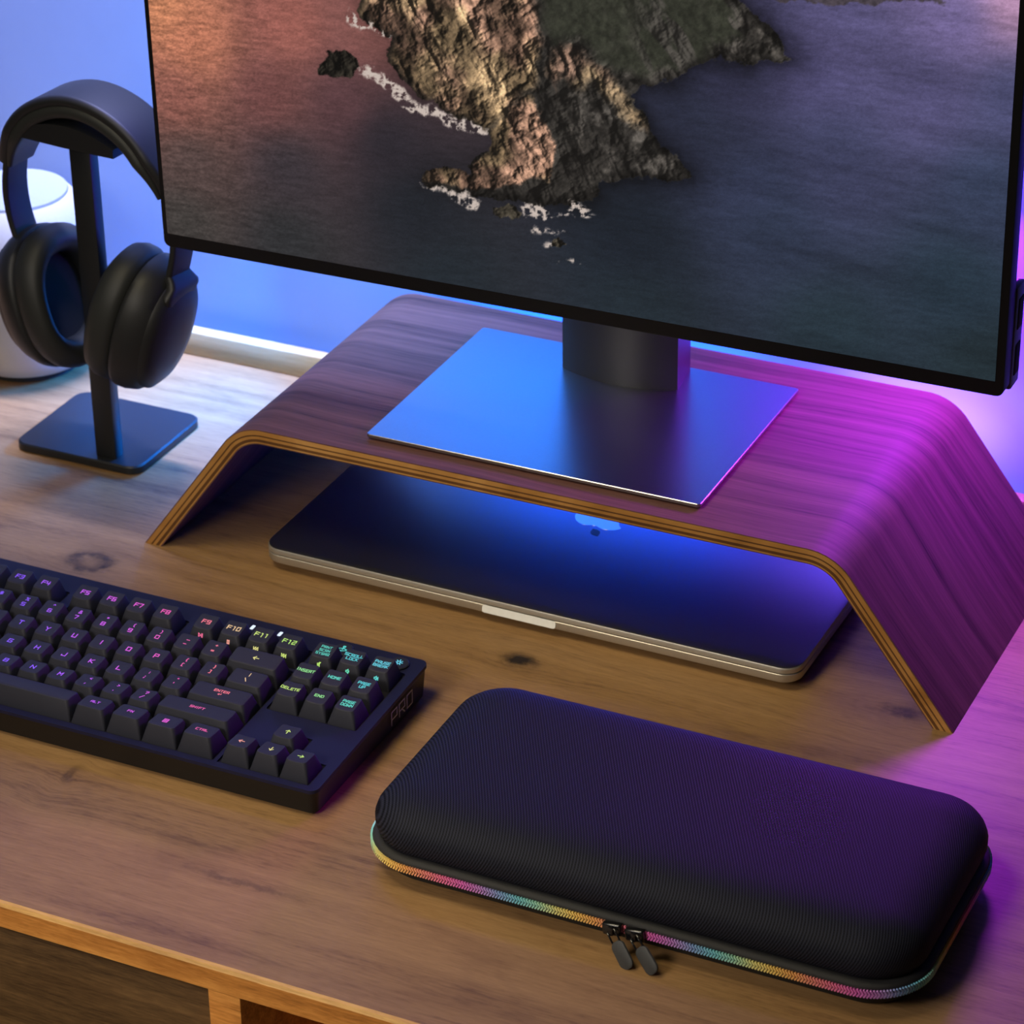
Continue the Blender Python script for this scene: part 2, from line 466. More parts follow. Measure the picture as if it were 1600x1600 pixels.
# ------------------------------------------------------------------ laptop
LW, LD = 0.356, 0.245
laptop = empty('laptop', (0.091, 0.0008, 0), 'closed silver laptop lying on the desk under the riser', 'laptop')
laptop.rotation_euler = (0, 0, -0.0055)
LZ = 0.0162
def slab(name, levels, mat, parent, n=8, y0=0.0, auto=30):
    rings = []
    for z, ins, r in levels:
        rings.append([(px, py, z) for px, py in rrect(ins, LW - ins, y0 + ins, LD - ins, r, n)])
    return loft(name, rings, mat, parent, auto=auto)
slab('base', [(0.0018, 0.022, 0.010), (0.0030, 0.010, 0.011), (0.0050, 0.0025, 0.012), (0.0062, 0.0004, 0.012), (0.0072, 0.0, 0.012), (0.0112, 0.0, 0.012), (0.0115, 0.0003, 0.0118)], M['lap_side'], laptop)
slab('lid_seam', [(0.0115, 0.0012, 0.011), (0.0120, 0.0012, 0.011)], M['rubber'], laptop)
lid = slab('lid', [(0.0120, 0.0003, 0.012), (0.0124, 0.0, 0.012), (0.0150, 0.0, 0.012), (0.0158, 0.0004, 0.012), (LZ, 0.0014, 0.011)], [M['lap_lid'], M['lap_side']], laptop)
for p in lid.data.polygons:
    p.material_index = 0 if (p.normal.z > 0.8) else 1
for fx in (0.03, LW - 0.03):
    for fy in (0.03, LD - 0.03):
        bm = bmesh.new()
        bmesh.ops.create_cone(bm, cap_ends=True, segments=20, radius1=0.007, radius2=0.007, depth=0.0022, matrix=Matrix.Translation((fx, fy, 0.0011)))
        bm_obj('rubber_foot', bm, M['rubber'], laptop)
# finger scoop in the middle of the front edge: a slanted face, its glint painted near-white
sc = [(p[0], p[1]) for p in rrect(-0.0245, 0.0245, 0.0, 0.0046, 0.0016, 5)]
V = []
for k, (dy, dz) in enumerate(((-0.0004, 0.0), (-0.0012, 0.0))):
    for a, bq in sc: V.append((LW / 2 + a, dy + bq * 0.25 + 0.0, 0.0069 + bq + 0.0))
nn = len(sc)
F = [tuple(nn + i for i in range(nn)), tuple(range(nn - 1, -1, -1))] + [(i, (i + 1) % nn, nn + (i + 1) % nn, nn + i) for i in range(nn)]
mesh_obj('finger_notch', V, F, M['notch'], laptop)
# fruit silhouette on the lid, leaf towards the front edge
def logo():
    body = []
    pts = [(0, 0.0155), (0.006, 0.0175), (0.0125, 0.0165), (0.0165, 0.0125), (0.0135, 0.0085), (0.0125, 0.003), (0.0140, -0.002), (0.0178, -0.0055),
           (0.0150, -0.0120), (0.0105, -0.0180), (0.0060, -0.0192), (0.0, -0.0175), (-0.0060, -0.0192), (-0.0110, -0.0178), (-0.0155, -0.0105),
           (-0.0180, -0.0020), (-0.0172, 0.0070), (-0.0135, 0.0140), (-0.0075, 0.0172)]
    N = len(pts)
    for i in range(N):                       # closed Catmull-Rom
        p0, p1, p2, p3 = (np.array(pts[(i + k - 1) % N]) for k in range(4))
        for s in range(5):
            t = s / 5
            body.append(tuple(0.5 * ((2 * p1) + (-p0 + p2) * t + (2 * p0 - 5 * p1 + 4 * p2 - p3) * t * t + (-p0 + 3 * p1 - 3 * p2 + p3) * t ** 3)))
    leaf = []
    for s in range(9):
        t = s / 8; leaf.append((0.0005 + 0.0068 * t - 0.0022 * math.sin(PI * t), 0.0195 + 0.0078 * t + 0.0022 * math.sin(PI * t)))
    for s in range(1, 8):
        t = 1 - s / 8; leaf.append((0.0005 + 0.0068 * t + 0.0022 * math.sin(PI * t), 0.0195 + 0.0078 * t - 0.0022 * math.sin(PI * t)))
    return body, leaf
for nm, pts in zip(('logo', 'logo_leaf'), logo()):
    cx, cy = LW / 2, LD / 2; LS = -1.0
    V = [(cx + px * -LS + 0.001, cy - py + 0.002, LZ + 0.0001) for px, py in pts] + [(cx + px * -LS + 0.001, cy - py + 0.002, LZ - 0.0003) for px, py in pts]
    k = len(pts)
    F = [tuple(range(k)), tuple(range(2 * k - 1, k - 1, -1))] + [(i, k + i, k + (i + 1) % k, (i + 1) % k) for i in range(k)]
    bm = bmesh.new(); me = bpy.data.meshes.new('t'); me.from_pydata(V, [], F); bm.from_mesh(me)
    bmesh.ops.triangulate(bm, faces=[f for f in bm.faces if len(f.verts) > 4])
    bm_obj(nm, bm, M['mirror'] if nm == 'logo' else M['gloss_black'], lid)  # leaf is black in place of a dark reflection in the polished logo
# ------------------------------------------------------------------ monitor
MX0, MX1, MZ0, MZ1, MY = 0.0074, 0.5436, 0.1897, 0.5050, 0.0450
ROLL = Matrix.Rotation(-0.0100, 3, 'Y')
mon = empty('monitor', (0.2713, 0.165, 0.0995), 'large flat monitor showing a rocky headland at dusk on the riser', 'monitor')
mo = Vector(mon.location)
def mloc(v): return Vector(v) - mo
PIV = Vector(((MX0 + MX1) / 2, MY, MZ0))
def proll(v): return PIV + ROLL @ (Vector(v) - PIV) - mo      # the panel hangs a hair off level
bm = bmesh.new()
add_box(bm, proll(((MX0 + MX1) / 2, MY + 0.006, (MZ0 + MZ1) / 2)), (MX1 - MX0, 0.012, MZ1 - MZ0), ROLL)
es = [e for e in bm.edges if abs(e.verts[0].co.y - e.verts[1].co.y) > 0.005]
bmesh.ops.bevel(bm, geom=es, offset=0.0045, segments=5, profile=0.5, affect='EDGES')
es = [e for e in bm.edges if e.calc_face_angle(0) > 1.0]
bmesh.ops.bevel(bm, geom=es, offset=0.0006, segments=2, profile=0.5, affect='EDGES')
bm_obj('bezel_frame', bm, M['screen_bezel'], mon, True, 30)
rings = []
for ins, r, yy in ((0.004, 0.006, MY + 0.0118), (0.0045, 0.010, MY + 0.020), (0.012, 0.016, MY + 0.030), (0.05, 0.03, MY + 0.040), (0.10, 0.04, MY + 0.046)):
    rings.append([proll((px, yy, pz)) for px, pz in rrect(MX0 + ins, MX1 - ins, MZ0 + ins, MZ1 - ins, r, 6)])
back = loft('back_shell', [r for r in rings], M['monitor_back'], mon)
# side ports near the right edge
for z0 in (0.208, 0.236):
    bm = bmesh.new(); add_box(bm, mloc((MX1 - 0.0008, MY + 0.0200, z0)), (0.004, 0.009, 0.019), None, 0.001)
    bm_obj('side_port', bm, M['rubber'], back, True)
box('port_cover', mloc((MX1 - 0.0020, MY + 0.0200, 0.222)), (0.005, 0.015, 0.062), M['monitor_back'], back, 0.0015)
# neck: a rounded column with a gently bowed front
def neck_section(cx, y0, w, d):
    pts = []
    for i in range(25):
        t = -1 + 2 * i / 24
        pts.append((cx + t * w / 2, y0 + 0.0095 * t * t))
    for i in range(13):
        t = 1 - 2 * i / 12
        pts.append((cx + t * w / 2 * 0.92, y0 + d - 0.012 * t * t))
    return pts
NX = 0.2713
rings = [[mloc((px, py, z)) for px, py in neck_section(NX, 0.1355, 0.0782, 0.050)] for z in (0.1030, 0.20, 0.38, 0.40)]
loft('neck', rings, M['neck'], mon, auto=50)
box('tilt_mount', mloc((NX, 0.113, 0.345)), (0.06, 0.052, 0.06), M['neck'], mon, 0.006)
PX0, PX1, PY0, PY1, PZ = 0.1608, 0.3785, 0.0147, 0.1779, 0.1032
rings = [[mloc((px, py, z)) for px, py in rrect(PX0 + i, PX1 - i, PY0 + i, PY1 - i, 0.0022, 5)] for z, i in ((0.1008, 0.0004), (0.1012, 0), (0.1029, 0), (PZ, 0.0003))]
loft('base_plate', rings, M['plate'], mon, auto=30)
rings = [[mloc((px, py, z)) for px, py in rrect(PX0 + 0.006, PX1 - 0.006, PY0 + 0.006, PY1 - 0.006, 0.004, 4)] for z in (0.0995, 0.1008)]
loft('rubber_pad', rings, M['rubber'], mon, auto=30)

# screen: one flat glowing panel carrying the picture as colours per point
SX0, SX1, SZ0, SZ1 = 0.0108, 0.5386, 0.1989, 0.5010
P = dict(
    MAIN=[(140.8,183.3),(142.2,162.6),(149.9,151.7),(162.2,149.5),(158.1,132.0),(166.4,123.4),(180.5,115.7),(196.7,108.3),(212.8,102.9),(223.3,98.6),(223.9,90.1),(214.4,85.5),(207.1,77.3),(209.9,73.0),(195.5,73.9),(180.8,69.2),(176.4,63.7),(183.3,58.3),(203.2,57.9),(219.7,57.8),(236.2,60.4),(256.5,60.6),(268.6,61.7),(286.7,67.4),(291.8,71.8),(289.5,78.5),(296.7,81.9),(316.3,85.8),(335.7,88.9),(348.0,92.4),(339.5,102.9),(327.9,108.7),(322.1,119.2),(311.6,133.9),(316.3,139.8),(335.4,146.3),(341.4,151.6),(350.4,161.7),(365.3,163.8),(380.2,164.4),(396.7,165.6),(405.0,169.3),(401.2,174.9),(396.3,183.2),(383.3,192.3),(372.1,201.6),(364.6,211.3)],
    LIT1=[(140.8,183.3),(142.2,162.6),(149.9,151.7),(162.2,149.5),(158.1,132.0),(166.4,123.4),(180.5,115.7),(196.7,108.3),(212.8,102.9),(223.3,98.6),(233.3,109.9),(243.6,124.9),(253.8,133.9),(252.0,145.1),(258.1,157.2),(253.6,167.8),(253.9,182.7),(247.1,196.6)],
    LIT2=[(243.6,124.9),(231.3,109.6),(224.1,98.8),(223.0,88.8),(205.9,75.5),(195.5,73.9),(180.8,69.2),(176.4,63.7),(190.9,62.0),(219.9,62.6),(248.7,75.1),(261.6,77.2),(264.3,95.1),(263.6,102.8),(253.5,118.6),(248.9,126.4)],
    LIT3=[(266.0,159.8),(279.6,160.1),(285.4,153.5),(297.0,149.5),(310.5,134.5),(320.9,120.9),(320.1,115.1),(306.6,118.8),(296.9,126.9),(287.2,138.7),(279.3,130.0),(269.6,140.0),(264.7,127.9),(257.9,142.1)],
    GREEN=[(258.8,198.0),(256.3,168.2),(264.0,158.0),(279.7,163.9),(293.2,150.8),(316.3,146.6),(339.1,153.5),(361.5,167.6),(376.2,176.9),(371.9,212.2)],
    CLIFF=[(339.0,175.5),(350.1,184.3),(357.8,169.0),(346.6,165.6)],
    ISLET=[(112.9,117.0),(115.1,126.8),(121.0,133.8),(129.5,135.8),(138.2,133.9),(139.6,129.4),(136.3,121.9),(126.5,118.2)],
    FAR=[(386.6,210.5),(388.6,199.0),(412.1,201.0),(426.5,201.5),(440.6,204.7),(451.3,204.4),(459.9,207.9),(475.6,210.0),(491.2,209.9),(485.8,213.4),(475.0,221.7)],
    FOAM1=[(138.7,126.9),(147.9,127.4),(160.2,123.7),(172.2,114.5),(192.6,108.9),(210.9,104.6),(224.1,100.3),(223.3,97.9),(208.6,98.4),(188.3,103.2),(171.8,105.9),(157.8,116.4),(145.5,120.9)],
    FOAM2=[(175.9,62.4),(183.3,60.0),(195.0,59.4),(204.1,58.5),(206.7,63.7),(209.4,57.7),(214.7,54.6),(212.1,50.9),(205.1,51.4),(194.9,56.2),(184.5,57.7)],
    FOAM3=[(241.0,58.8),(250.4,62.0),(258.5,60.1),(265.3,57.2),(259.6,52.3),(253.1,51.3),(243.3,52.4)],
    FOAM4=[(271.1,66.1),(278.7,64.9),(286.6,63.5),(282.6,60.9),(290.6,59.0),(272.6,57.2),(264.5,55.5),(272.6,60.8)],
    FOAM5=[(135.2,163.6),(147.2,155.6),(157.4,151.9),(162.2,150.3),(156.4,148.7),(144.9,151.0),(134.6,152.7)],
    ROCK1=[(223.7,53.2),(236.1,58.0),(242.2,54.2),(235.9,49.2),(225.7,48.3)],
    ROCK2=[(259.4,40.3),(265.1,43.7),(271.5,39.1),(266.2,35.8),(260.1,35.6)],
    FOAM6=[(255.3,37.2),(260.2,38.8),(260.9,35.7),(256.1,34.9)],
    FOAM7=[(264.9,25.9),(274.2,29.2),(278.3,27.4),(270.1,26.0)],
    FOAM8=[(246.5,46.2),(256.2,46.2),(268.4,46.6),(260.3,43.7),(248.1,43.2)],
)
SEA = [(7.8,147.0,205,140,105),(28.3,129.9,198,130,104),(94.3,146.6,165,105,95),(140.9,152.8,150,100,95),(15.9,87.9,150,98,88),(78.4,101.0,125,82,80),(129.9,104.5,100,70,74),(21.7,51.7,92,76,74),(88.5,58.0,66,60,66),(154.2,84.2,50,47,55),(13.5,8.4,72,68,66),(85.3,7.7,56,57,60),(173.4,43.0,40,44,52),(193.0,1.2,42,50,58),(316.3,46.7,36,43,54),(316.3,6.7,42,53,62),(354.6,122.2,52,56,76),(373.0,150.9,60,60,85),(427.1,183.8,104,98,140),(413.2,163.9,92,88,128),(496.7,203.7,128,116,165),(523.4,215.8,190,150,180),(481.6,159.2,92,88,126),(526.5,165.7,84,86,122),(429.4,114.9,74,77,108),(519.5,110.6,64,74,100),(393.3,71.3,54,63,84),(505.0,52.1,47,62,76),(432.8,11.9,44,58,68),(521.9,9.0,42,55,62),(385.4,89.1,60,66,92)]
rng = np.random.RandomState(11)
def vnoise(X, Y, seed):
    r = np.random.RandomState(seed); G = r.rand(256, 256)
    xi = np.floor(X).astype(int); yi = np.floor(Y).astype(int); fx = X - xi; fy = Y - yi
    fx = fx * fx * (3 - 2 * fx); fy = fy * fy * (3 - 2 * fy)
    g = lambda a, b: G[a % 256, b % 256]
    return (g(xi, yi) * (1 - fx) + g(xi + 1, yi) * fx) * (1 - fy) + (g(xi, yi + 1) * (1 - fx) + g(xi + 1, yi + 1) * fx) * fy
def fbm(X, Y, f, o, seed, rough=0.5):
    s = 0; a = 1; t = 0
    for k in range(o):
        s = s + a * vnoise(X * f + 17.3 * k, Y * f + 5.1 * k, seed + k); t += a; a *= rough; f *= 2
    return s / t
def ridged(X, Y, f, o, seed, rough=0.55):
    s = 0; a = 1; t = 0
    for k in range(o):
        s = s + a * (1 - np.abs(2 * vnoise(X * f + 9.7 * k, Y * f + 3.3 * k, seed + k) - 1)); t += a; a *= rough; f *= 2
    return s / t
def sdf(X, Y, poly):
    """signed distance to a polygon, positive inside"""
    d = np.full(X.shape, 1e9); ins = np.zeros(X.shape, bool)
    n_ = len(poly)
    for i in range(n_):
        ax, ay = poly[i]; bx, by = poly[(i + 1) % n_]
        ex, ey = bx - ax, by - ay; wx, wy = X - ax, Y - ay
        t = np.clip((wx * ex + wy * ey) / (ex * ex + ey * ey + 1e-9), 0, 1)
        d = np.minimum(d, (wx - ex * t) ** 2 + (wy - ey * t) ** 2)
        c = ((ay <= Y) & (by > Y)) | ((by <= Y) & (ay > Y))
        with np.errstate(divide='ignore', invalid='ignore'):
            xx = ax + (Y - ay) * ex / (ey if ey != 0 else 1e-9)
        ins ^= c & (X < xx)
    return np.where(ins, 1, -1) * np.sqrt(d)
def sstep(v, a, b):
    t = np.clip((v - a) / (b - a), 0, 1); return t * t * (3 - 2 * t)
SW, SH = (SX1 - SX0) * 1000, (SZ1 - SZ0) * 1000
nx, nz = 900, 520
gx = np.linspace(0, SW, nx); gz = np.linspace(0, SH, nz)
X, Y = np.meshgrid(gx, gz)
wx = X + 9 * (fbm(X, Y, 0.10, 5, 40, 0.65) - 0.5); wy = Y + 9 * (fbm(X, Y, 0.10, 5, 60, 0.65) - 0.5)
# sea
num = np.zeros(X.shape + (3,)); den = np.zeros(X.shape)
for (px, py, r, g, b) in SEA:
    w = 1.0 / (((X - px) ** 2 + (Y - py) ** 2) + 260.0) ** 1.7
    num += w[..., None] * np.array([r, g, b], float); den += w
img = num / den[..., None]
rip = fbm(X * 0.22 + Y * 0.02, Y - 0.05 * X, 0.55, 4, 80, 0.6)
rip2 = fbm(X, Y * 1.6 - 0.1 * X, 0.75, 3, 95, 0.6)
swell = fbm(X * 0.08 - Y * 0.02, Y + 0.10 * X, 0.09, 3, 120)
amp = 0.22 + 0.30 * sstep(160 - X, 0, 160)
img *= (1 + amp * (rip - 0.5) + amp * 0.8 * (rip2 - 0.5) + 0.30 * (swell - 0.5) * sstep(X, 250, 420))[..., None]
img = 255 * (np.clip(img, 0, 255) / 255) ** 1.10
# far coast
d = sdf(wx, wy, P['FAR']); f = sstep(d, -0.5, 0.8)[..., None]
img = img * (1 - f) + f * (np.array([74, 66, 74]) * (0.7 + 0.6 * fbm(X, Y, 0.5, 4, 7))[..., None])
# headland
dm = sdf(wx, wy, P['MAIN'])
A_ = 0.80 * X + 0.60 * Y; B_ = -0.60 * X + 0.80 * Y            # strata run down to the right
hgt = 22 * ridged(A_ * 1.25, B_ * 0.55, 0.030, 3, 200, 0.50) + 9 * ridged(A_ + 0.6 * wx, B_, 0.062, 4, 230, 0.48) + 2.4 * fbm(A_ * 1.4, B_ * 0.8, 0.22, 4, 300, 0.55) + 0.35 * fbm(X, Y, 0.9, 2, 260)
gy_, gx_ = np.gradient(hgt, gz[1] - gz[0], gx[1] - gx[0])
nl = np.sqrt(1 + gx_ ** 2 + gy_ ** 2)
sh = np.clip((-gx_ * -0.66 - gy_ * 0.40 + 0.62) / nl, 0.0, 1.25)   # slopes of the pictured rock facing the low sun on its left
crev = sstep(ridged(A_, B_ * 0.7, 0.10, 4, 333, 0.55), 0.34, 0.62)
lit = np.maximum(np.maximum(sstep(sdf(wx, wy, P['LIT1']), -3.0, 5.0), sstep(sdf(wx, wy, P['LIT2']), -1.0, 1.5)), 0.70 * sstep(sdf(wx, wy, P['LIT3']), -2.0, 5.0))
green = sstep(sdf(wx, wy, P['GREEN']), -4, 6) * (1 - 0.9 * lit)
hue = sstep(fbm(X, Y, 0.045, 3, 410), 0.35, 0.65)[..., None]
rock_l = np.array([214, 178, 134]) * (1 - hue) + np.array([182, 140, 116]) * hue
speck = (0.80 + 0.40 * fbm(X, Y, 0.8, 3, 700, 0.7))[..., None]
tone = (0.62 + 0.62 * sstep(fbm(A_, B_ * 0.6, 0.055, 4, 820, 0.6), 0.32, 0.62))[..., None]
colL = rock_l * tone * (0.16 + 0.92 * sh * (0.55 + 0.45 * crev))[..., None] * speck
colD = np.array([64, 60, 56]) * (0.34 + 0.66 * sh * (0.5 + 0.5 * crev))[..., None] * speck
pale = (sstep(fbm(A_, B_, 0.10, 4, 510), 0.50, 0.64) * sstep(X, 255, 290))[..., None]
colD = colD * (1 + 0.7 * pale)
colG = np.array([54, 56, 46]) * (0.55 + 0.8 * fbm(X, Y, 0.35, 4, 530, 0.65))[..., None]
cliff = (sstep(fbm(A_, B_ * 0.4, 0.12, 3, 560), 0.50, 0.62) * sstep(X, 300, 330))[..., None]
colG = colG * (1 - cliff) + cliff * np.array([84, 80, 74]) * (0.4 + 0.7 * sh)[..., None]
rock = colD * (1 - lit[..., None]) + colL * lit[..., None]
rock = rock * (1 - 0.85 * green[..., None]) + colG * 0.85 * green[..., None]
low = sstep(dm, 0.0, 7.0)[..., None]
rock *= 0.55 + 0.45 * low
f = sstep(dm, -0.4, 0.5)[..., None]
halo = np.exp(-np.clip(-dm, 0, None) / 9.0)[..., None] * (0.35 * sstep(X, 225, 300)[..., None] + 0.2)
img = img * (1 - halo * (1 - f))
img = img * (1 - f) + rock * f
for k in ('ISLET', 'ROCK1', 'ROCK2'):
    d = sdf(wx, wy, P[k]); f = sstep(d, -0.5, 0.5)[..., None]
    c = (np.array([70, 64, 54]) * (0.25 + 1.2 * sh)[..., None])
    if k == 'ISLET': c = c * (0.6 + 0.9 * sstep(Y, 150, 163))[..., None]
    img = img * (1 - f) + c * f
fo = ridged(X, Y, 0.22, 4, 600, 0.6)
for k in ('FOAM1', 'FOAM2', 'FOAM3', 'FOAM4', 'FOAM5', 'FOAM6', 'FOAM7', 'FOAM8'):
    d = sdf(wx, wy, P[k]); f = (sstep(d, -1.2, 1.2) * sstep(fo, 0.50 if k in ('FOAM1', 'FOAM2') else 0.58, 0.74))[..., None]
    img = img * (1 - f) + np.array([206, 190, 180]) * f
img = np.clip(img, 0, 255) / 255
lin = np.where(img <= 0.04045, img / 12.92, ((img + 0.055) / 1.055) ** 2.4)
me = bpy.data.meshes.new('screen')
co = np.stack([X / 1000 + SX0 - mo.x, np.full(X.shape, MY - 0.0003 - mo.y), Y / 1000 + SZ0 - mo.z], -1).reshape(-1, 3)
pv = np.array(PIV - mo); co = (co - pv) @ np.array(ROLL).T + pv
ii = np.arange(nx * nz).reshape(nz, nx)
quads = np.stack([ii[:-1, :-1], ii[:-1, 1:], ii[1:, 1:], ii[1:, :-1]], -1).reshape(-1, 4)
me.vertices.add(len(co)); me.vertices.foreach_set('co', co.ravel())
me.loops.add(quads.size); me.loops.foreach_set('vertex_index', quads.ravel())
me.polygons.add(len(quads)); me.polygons.foreach_set('loop_start', np.arange(0, quads.size, 4)); me.polygons.foreach_set('loop_total', np.full(len(quads), 4))
at = me.color_attributes.new('picture', 'FLOAT_COLOR', 'POINT')
at.data.foreach_set('color', np.concatenate([lin.reshape(-1, 3), np.ones((nx * nz, 1))], 1).ravel())
me.update(calc_edges=True); me.validate()
m, nt, b = new_mat('glowing_screen')
a = nd(nt, 'ShaderNodeAttribute', attribute_name='picture')
grain = noise(nt, objco(nt), 1500, 2, 0.7)
g2 = mathn(nt, 'ADD', 0.80, mathn(nt, 'MULTIPLY', grain, 0.4))
cc = nd(nt, 'ShaderNodeCombineColor')
for i in range(3): nt.links.new(g2, cc.inputs[i])
nt.links.new(mixc(nt, 1.0, a.outputs['Color'], cc.outputs[0], 'MULTIPLY'), b.inputs['Emission Color'])
b.inputs['Emission Strength'].default_value = 0.92
b.inputs['Base Color'].default_value = (0.006, 0.006, 0.007, 1); b.inputs['Roughness'].default_value = 0.4; b.inputs['Specular IOR Level'].default_value = 0.06
me.materials.append(m)
scr = link(bpy.data.objects.new('screen', me), mon)
scr['label'] = 'lit screen with a rocky headland in a dusky sea'

# ------------------------------------------------------------------ headphone stand and headphones
hs = empty('headphone_stand', (-0.0923, 0.1128, 0), 'black metal headphone stand with square base left of the riser', 'headphone stand')
ho = Vector(hs.location)
rings = [[Vector((px, py, z)) - ho for px, py in rrect(-0.1412 + i, -0.0434 - i, 0.0706 + i, 0.1560 - i, 0.0095, 7)] for z, i in ((0.0, 0.0008), (0.0010, 0), (0.0052, 0), (0.0062, 0.0010))]
loft('base', rings, M['stand'], hs, auto=30)
bm = bmesh.new(); add_box(bm, Vector((-0.0712, 0.0815, 0.1195)) - ho, (0.0158, 0.010, 0.2270), None, 0.0012)
bm_obj('pole', bm, M['stand'], hs, True)
U = Vector((0.995, -0.0998, 0.0)); NV = Vector((-0.0998, -0.995, 0.0)); ZV = Vector((0, 0, 1))
HO = Vector((-0.0655, 0.0830, 0.0))
def hp(a, z, nrm=0.0): return HO + U * a + NV * nrm + ZV * z
# cradle the headband lies on
rings = []
for s in (-1, 1):
    r = []
    for i in range(17):
        t = -1 + 2 * i / 16
        r.append(hp(t * 0.0375 - 0.007, 0.2448 - 0.0085 * t * t, s * 0.017) - ho)
    for i in range(17):
        t = 1 - 2 * i / 16
        r.append(hp(t * 0.0375 - 0.007, 0.2300 + 0.0005 * t * t, s * 0.017) - ho)
    rings.append(r)
loft('cradle', rings, M['stand'], hs, auto=30)

hd = empty('headphones', (-0.0705, 0.08, 0.10), 'black over-ear headphones hanging on the metal stand', 'headphones')
hdo = Vector(hd.location)
# band centre line in the (across, height) plane
ctrl = [(-0.0600, 0.148), (-0.0660, 0.170), (-0.0665, 0.193), (-0.0595, 0.220), (-0.0450, 0.2420), (-0.0240, 0.2555), (0.0, 0.2605),
        (0.0240, 0.2560), (0.0450, 0.2430), (0.0595, 0.222), (0.0665, 0.195), (0.0660, 0.172), (0.0600, 0.150)]
def cat(pts, n):
    out = []
    N = len(pts)
    for i in range(N - 1):
        p0, p1, p2, p3 = (np.array(pts[min(max(i + k - 1, 0), N - 1)], float) for k in range(4))
        for s in range(n):
            t = s / n
            out.append(0.5 * ((2 * p1) + (-p0 + p2) * t + (2 * p0 - 5 * p1 + 4 * p2 - p3) * t * t + (-p0 + 3 * p1 - 3 * p2 + p3) * t ** 3))
    out.append(np.array(pts[-1], float)); return out
def band(name, pts, sec, mat, off=0.0, parent=hd, scale=None):
    line = [hp(p[0], p[1]) for p in pts]; ctr = hp(0, 0.15)
    ups = []
    for i in range(len(line)):
        t = line[min(i + 1, len(line) - 1)] - line[max(i - 1, 0)]
        u = NV.cross(t).normalized()
        if u.dot(line[i] - ctr) < 0: u = -u
        ups.append(u)
    path = [line[i] + ups[i] * off - hdo for i in range(len(line))]
    return sweep(name, path, ups, sec, mat, parent, scale=scale)
full = cat(ctrl, 6)
i0, i1 = 15, len(full) - 16
crown = full[i0:i1 + 1]
rs = rrect(-0.0185, 0.0185, -0.0040, 0.0040, 0.0036, 4)
ns = len(crown)
wd = [0.66 + 0.34 * min(1.0, 2.4 * math.sin(PI * i / (ns - 1))) for i in range(ns)]
band('headband', crown, rs, M['hp_shell'], 0.0012, scale=[(w_, 1.0) for w_ in wd])
cs = [(wd[i], 0.35 + 0.65 * min(1.0, 2.2 * math.sin(PI * i / (ns - 1)))) for i in range(ns)]
band('band_cushion', crown, rrect(-0.0190, 0.0190, -0.0068, 0.0030, 0.0044, 5), M['hp_pad'], -0.0035, scale=cs)
rs2 = rrect(-0.0112, 0.0112, -0.0024, 0.0024, 0.0022, 4)
for side, seg in ((-1, full[:i0 + 3]), (1, full[i1 - 2:])):
    band('slider_arm', seg, rs2, M['hp_shell'])
CUPS = []
def cup(side, ctr, yaw, tilt, label):
    a0 = (U * side)
    rot = Matrix.Rotation(yaw, 3, 'Z')
    ax = (rot @ a0); ax = (ax + ZV * tilt).normalized()
    up = (ZV - ax * ZV.dot(ax)).normalized(); sd = ax.cross(up)
    A, B = 0.0360, 0.0480            # half width, half height
    def ring(sc, t, n=40):
        out = []
        for i in range(n):
            th = 2 * PI * i / n; c_, s_ = math.cos(th), math.sin(th)
            e = 0.88
            out.append(ctr - hdo + sd * (A * sc * math.copysign(abs(c_) ** e, c_)) + up * (B * sc * math.copysign(abs(s_) ** e, s_)) + ax * (t * 0.92 - 0.014))
        return out
    pr = [(0.60, 0.012), (0.62, -0.002), (0.70, -0.0085), (0.82, -0.0105), (0.94, -0.007), (1.0, 0.0), (1.0, 0.007), (0.95, 0.0125), (0.8, 0.0135)]
    sh_ = loft('ear_cup', [ring(s, t) for s, t in ((0.9, 0.0125), (0.985, 0.0145), (1.0, 0.0175), (0.99, 0.023), (0.93, 0.031), (0.83, 0.0365))], M['hp_shell'], hd, auto=50)
    loft('ear_cushion', [ring(s, t) for s, t in pr], M['hp_pad'], sh_, closed=True, auto=70)
    loft('inner_cloth', [ring(s, t) for s, t in ((0.64, 0.0095), (0.64, 0.0105))], M['hp_mesh'], sh_)
    loft('outer_plate', [ring(s, t) for s, t in ((0.86, 0.0350), (0.84, 0.0385), (0.72, 0.0425), (0.45, 0.0450), (0.15, 0.0458))], M['hp_shell'], sh_, auto=60)
    # yoke from the slider arm to the cup's upper outer rim
    end = (full[0] if side < 0 else full[-1])
    p0 = hp(end[0], end[1] + 0.004) - hdo
    p2 = ctr - hdo + up * (B * 0.70) + ax * 0.0225
    p1 = (p0 + p2) / 2 + ax * 0.002
    path = [p0, p0.lerp(p1, 0.5), p1, p1.lerp(p2, 0.5), p2, p2 - up * 0.012]
    sweep('yoke', path, [ax] * 6, rrect(-0.0115, 0.0115, -0.0030, 0.0030, 0.0026, 4), M['hp_shell'], hd, scale=[(1, 1), (1.05, 1.1), (1.25, 1.2), (1.6, 1.2), (1.7, 1.1), (1.3, 0.8)])
cup(-1, Vector((-0.1085, 0.0880, 0.1135)), -0.10, -0.26, 'left')
cup(1, Vector((-0.0345, 0.0770, 0.1155)), 0.10, -0.30, 'right')

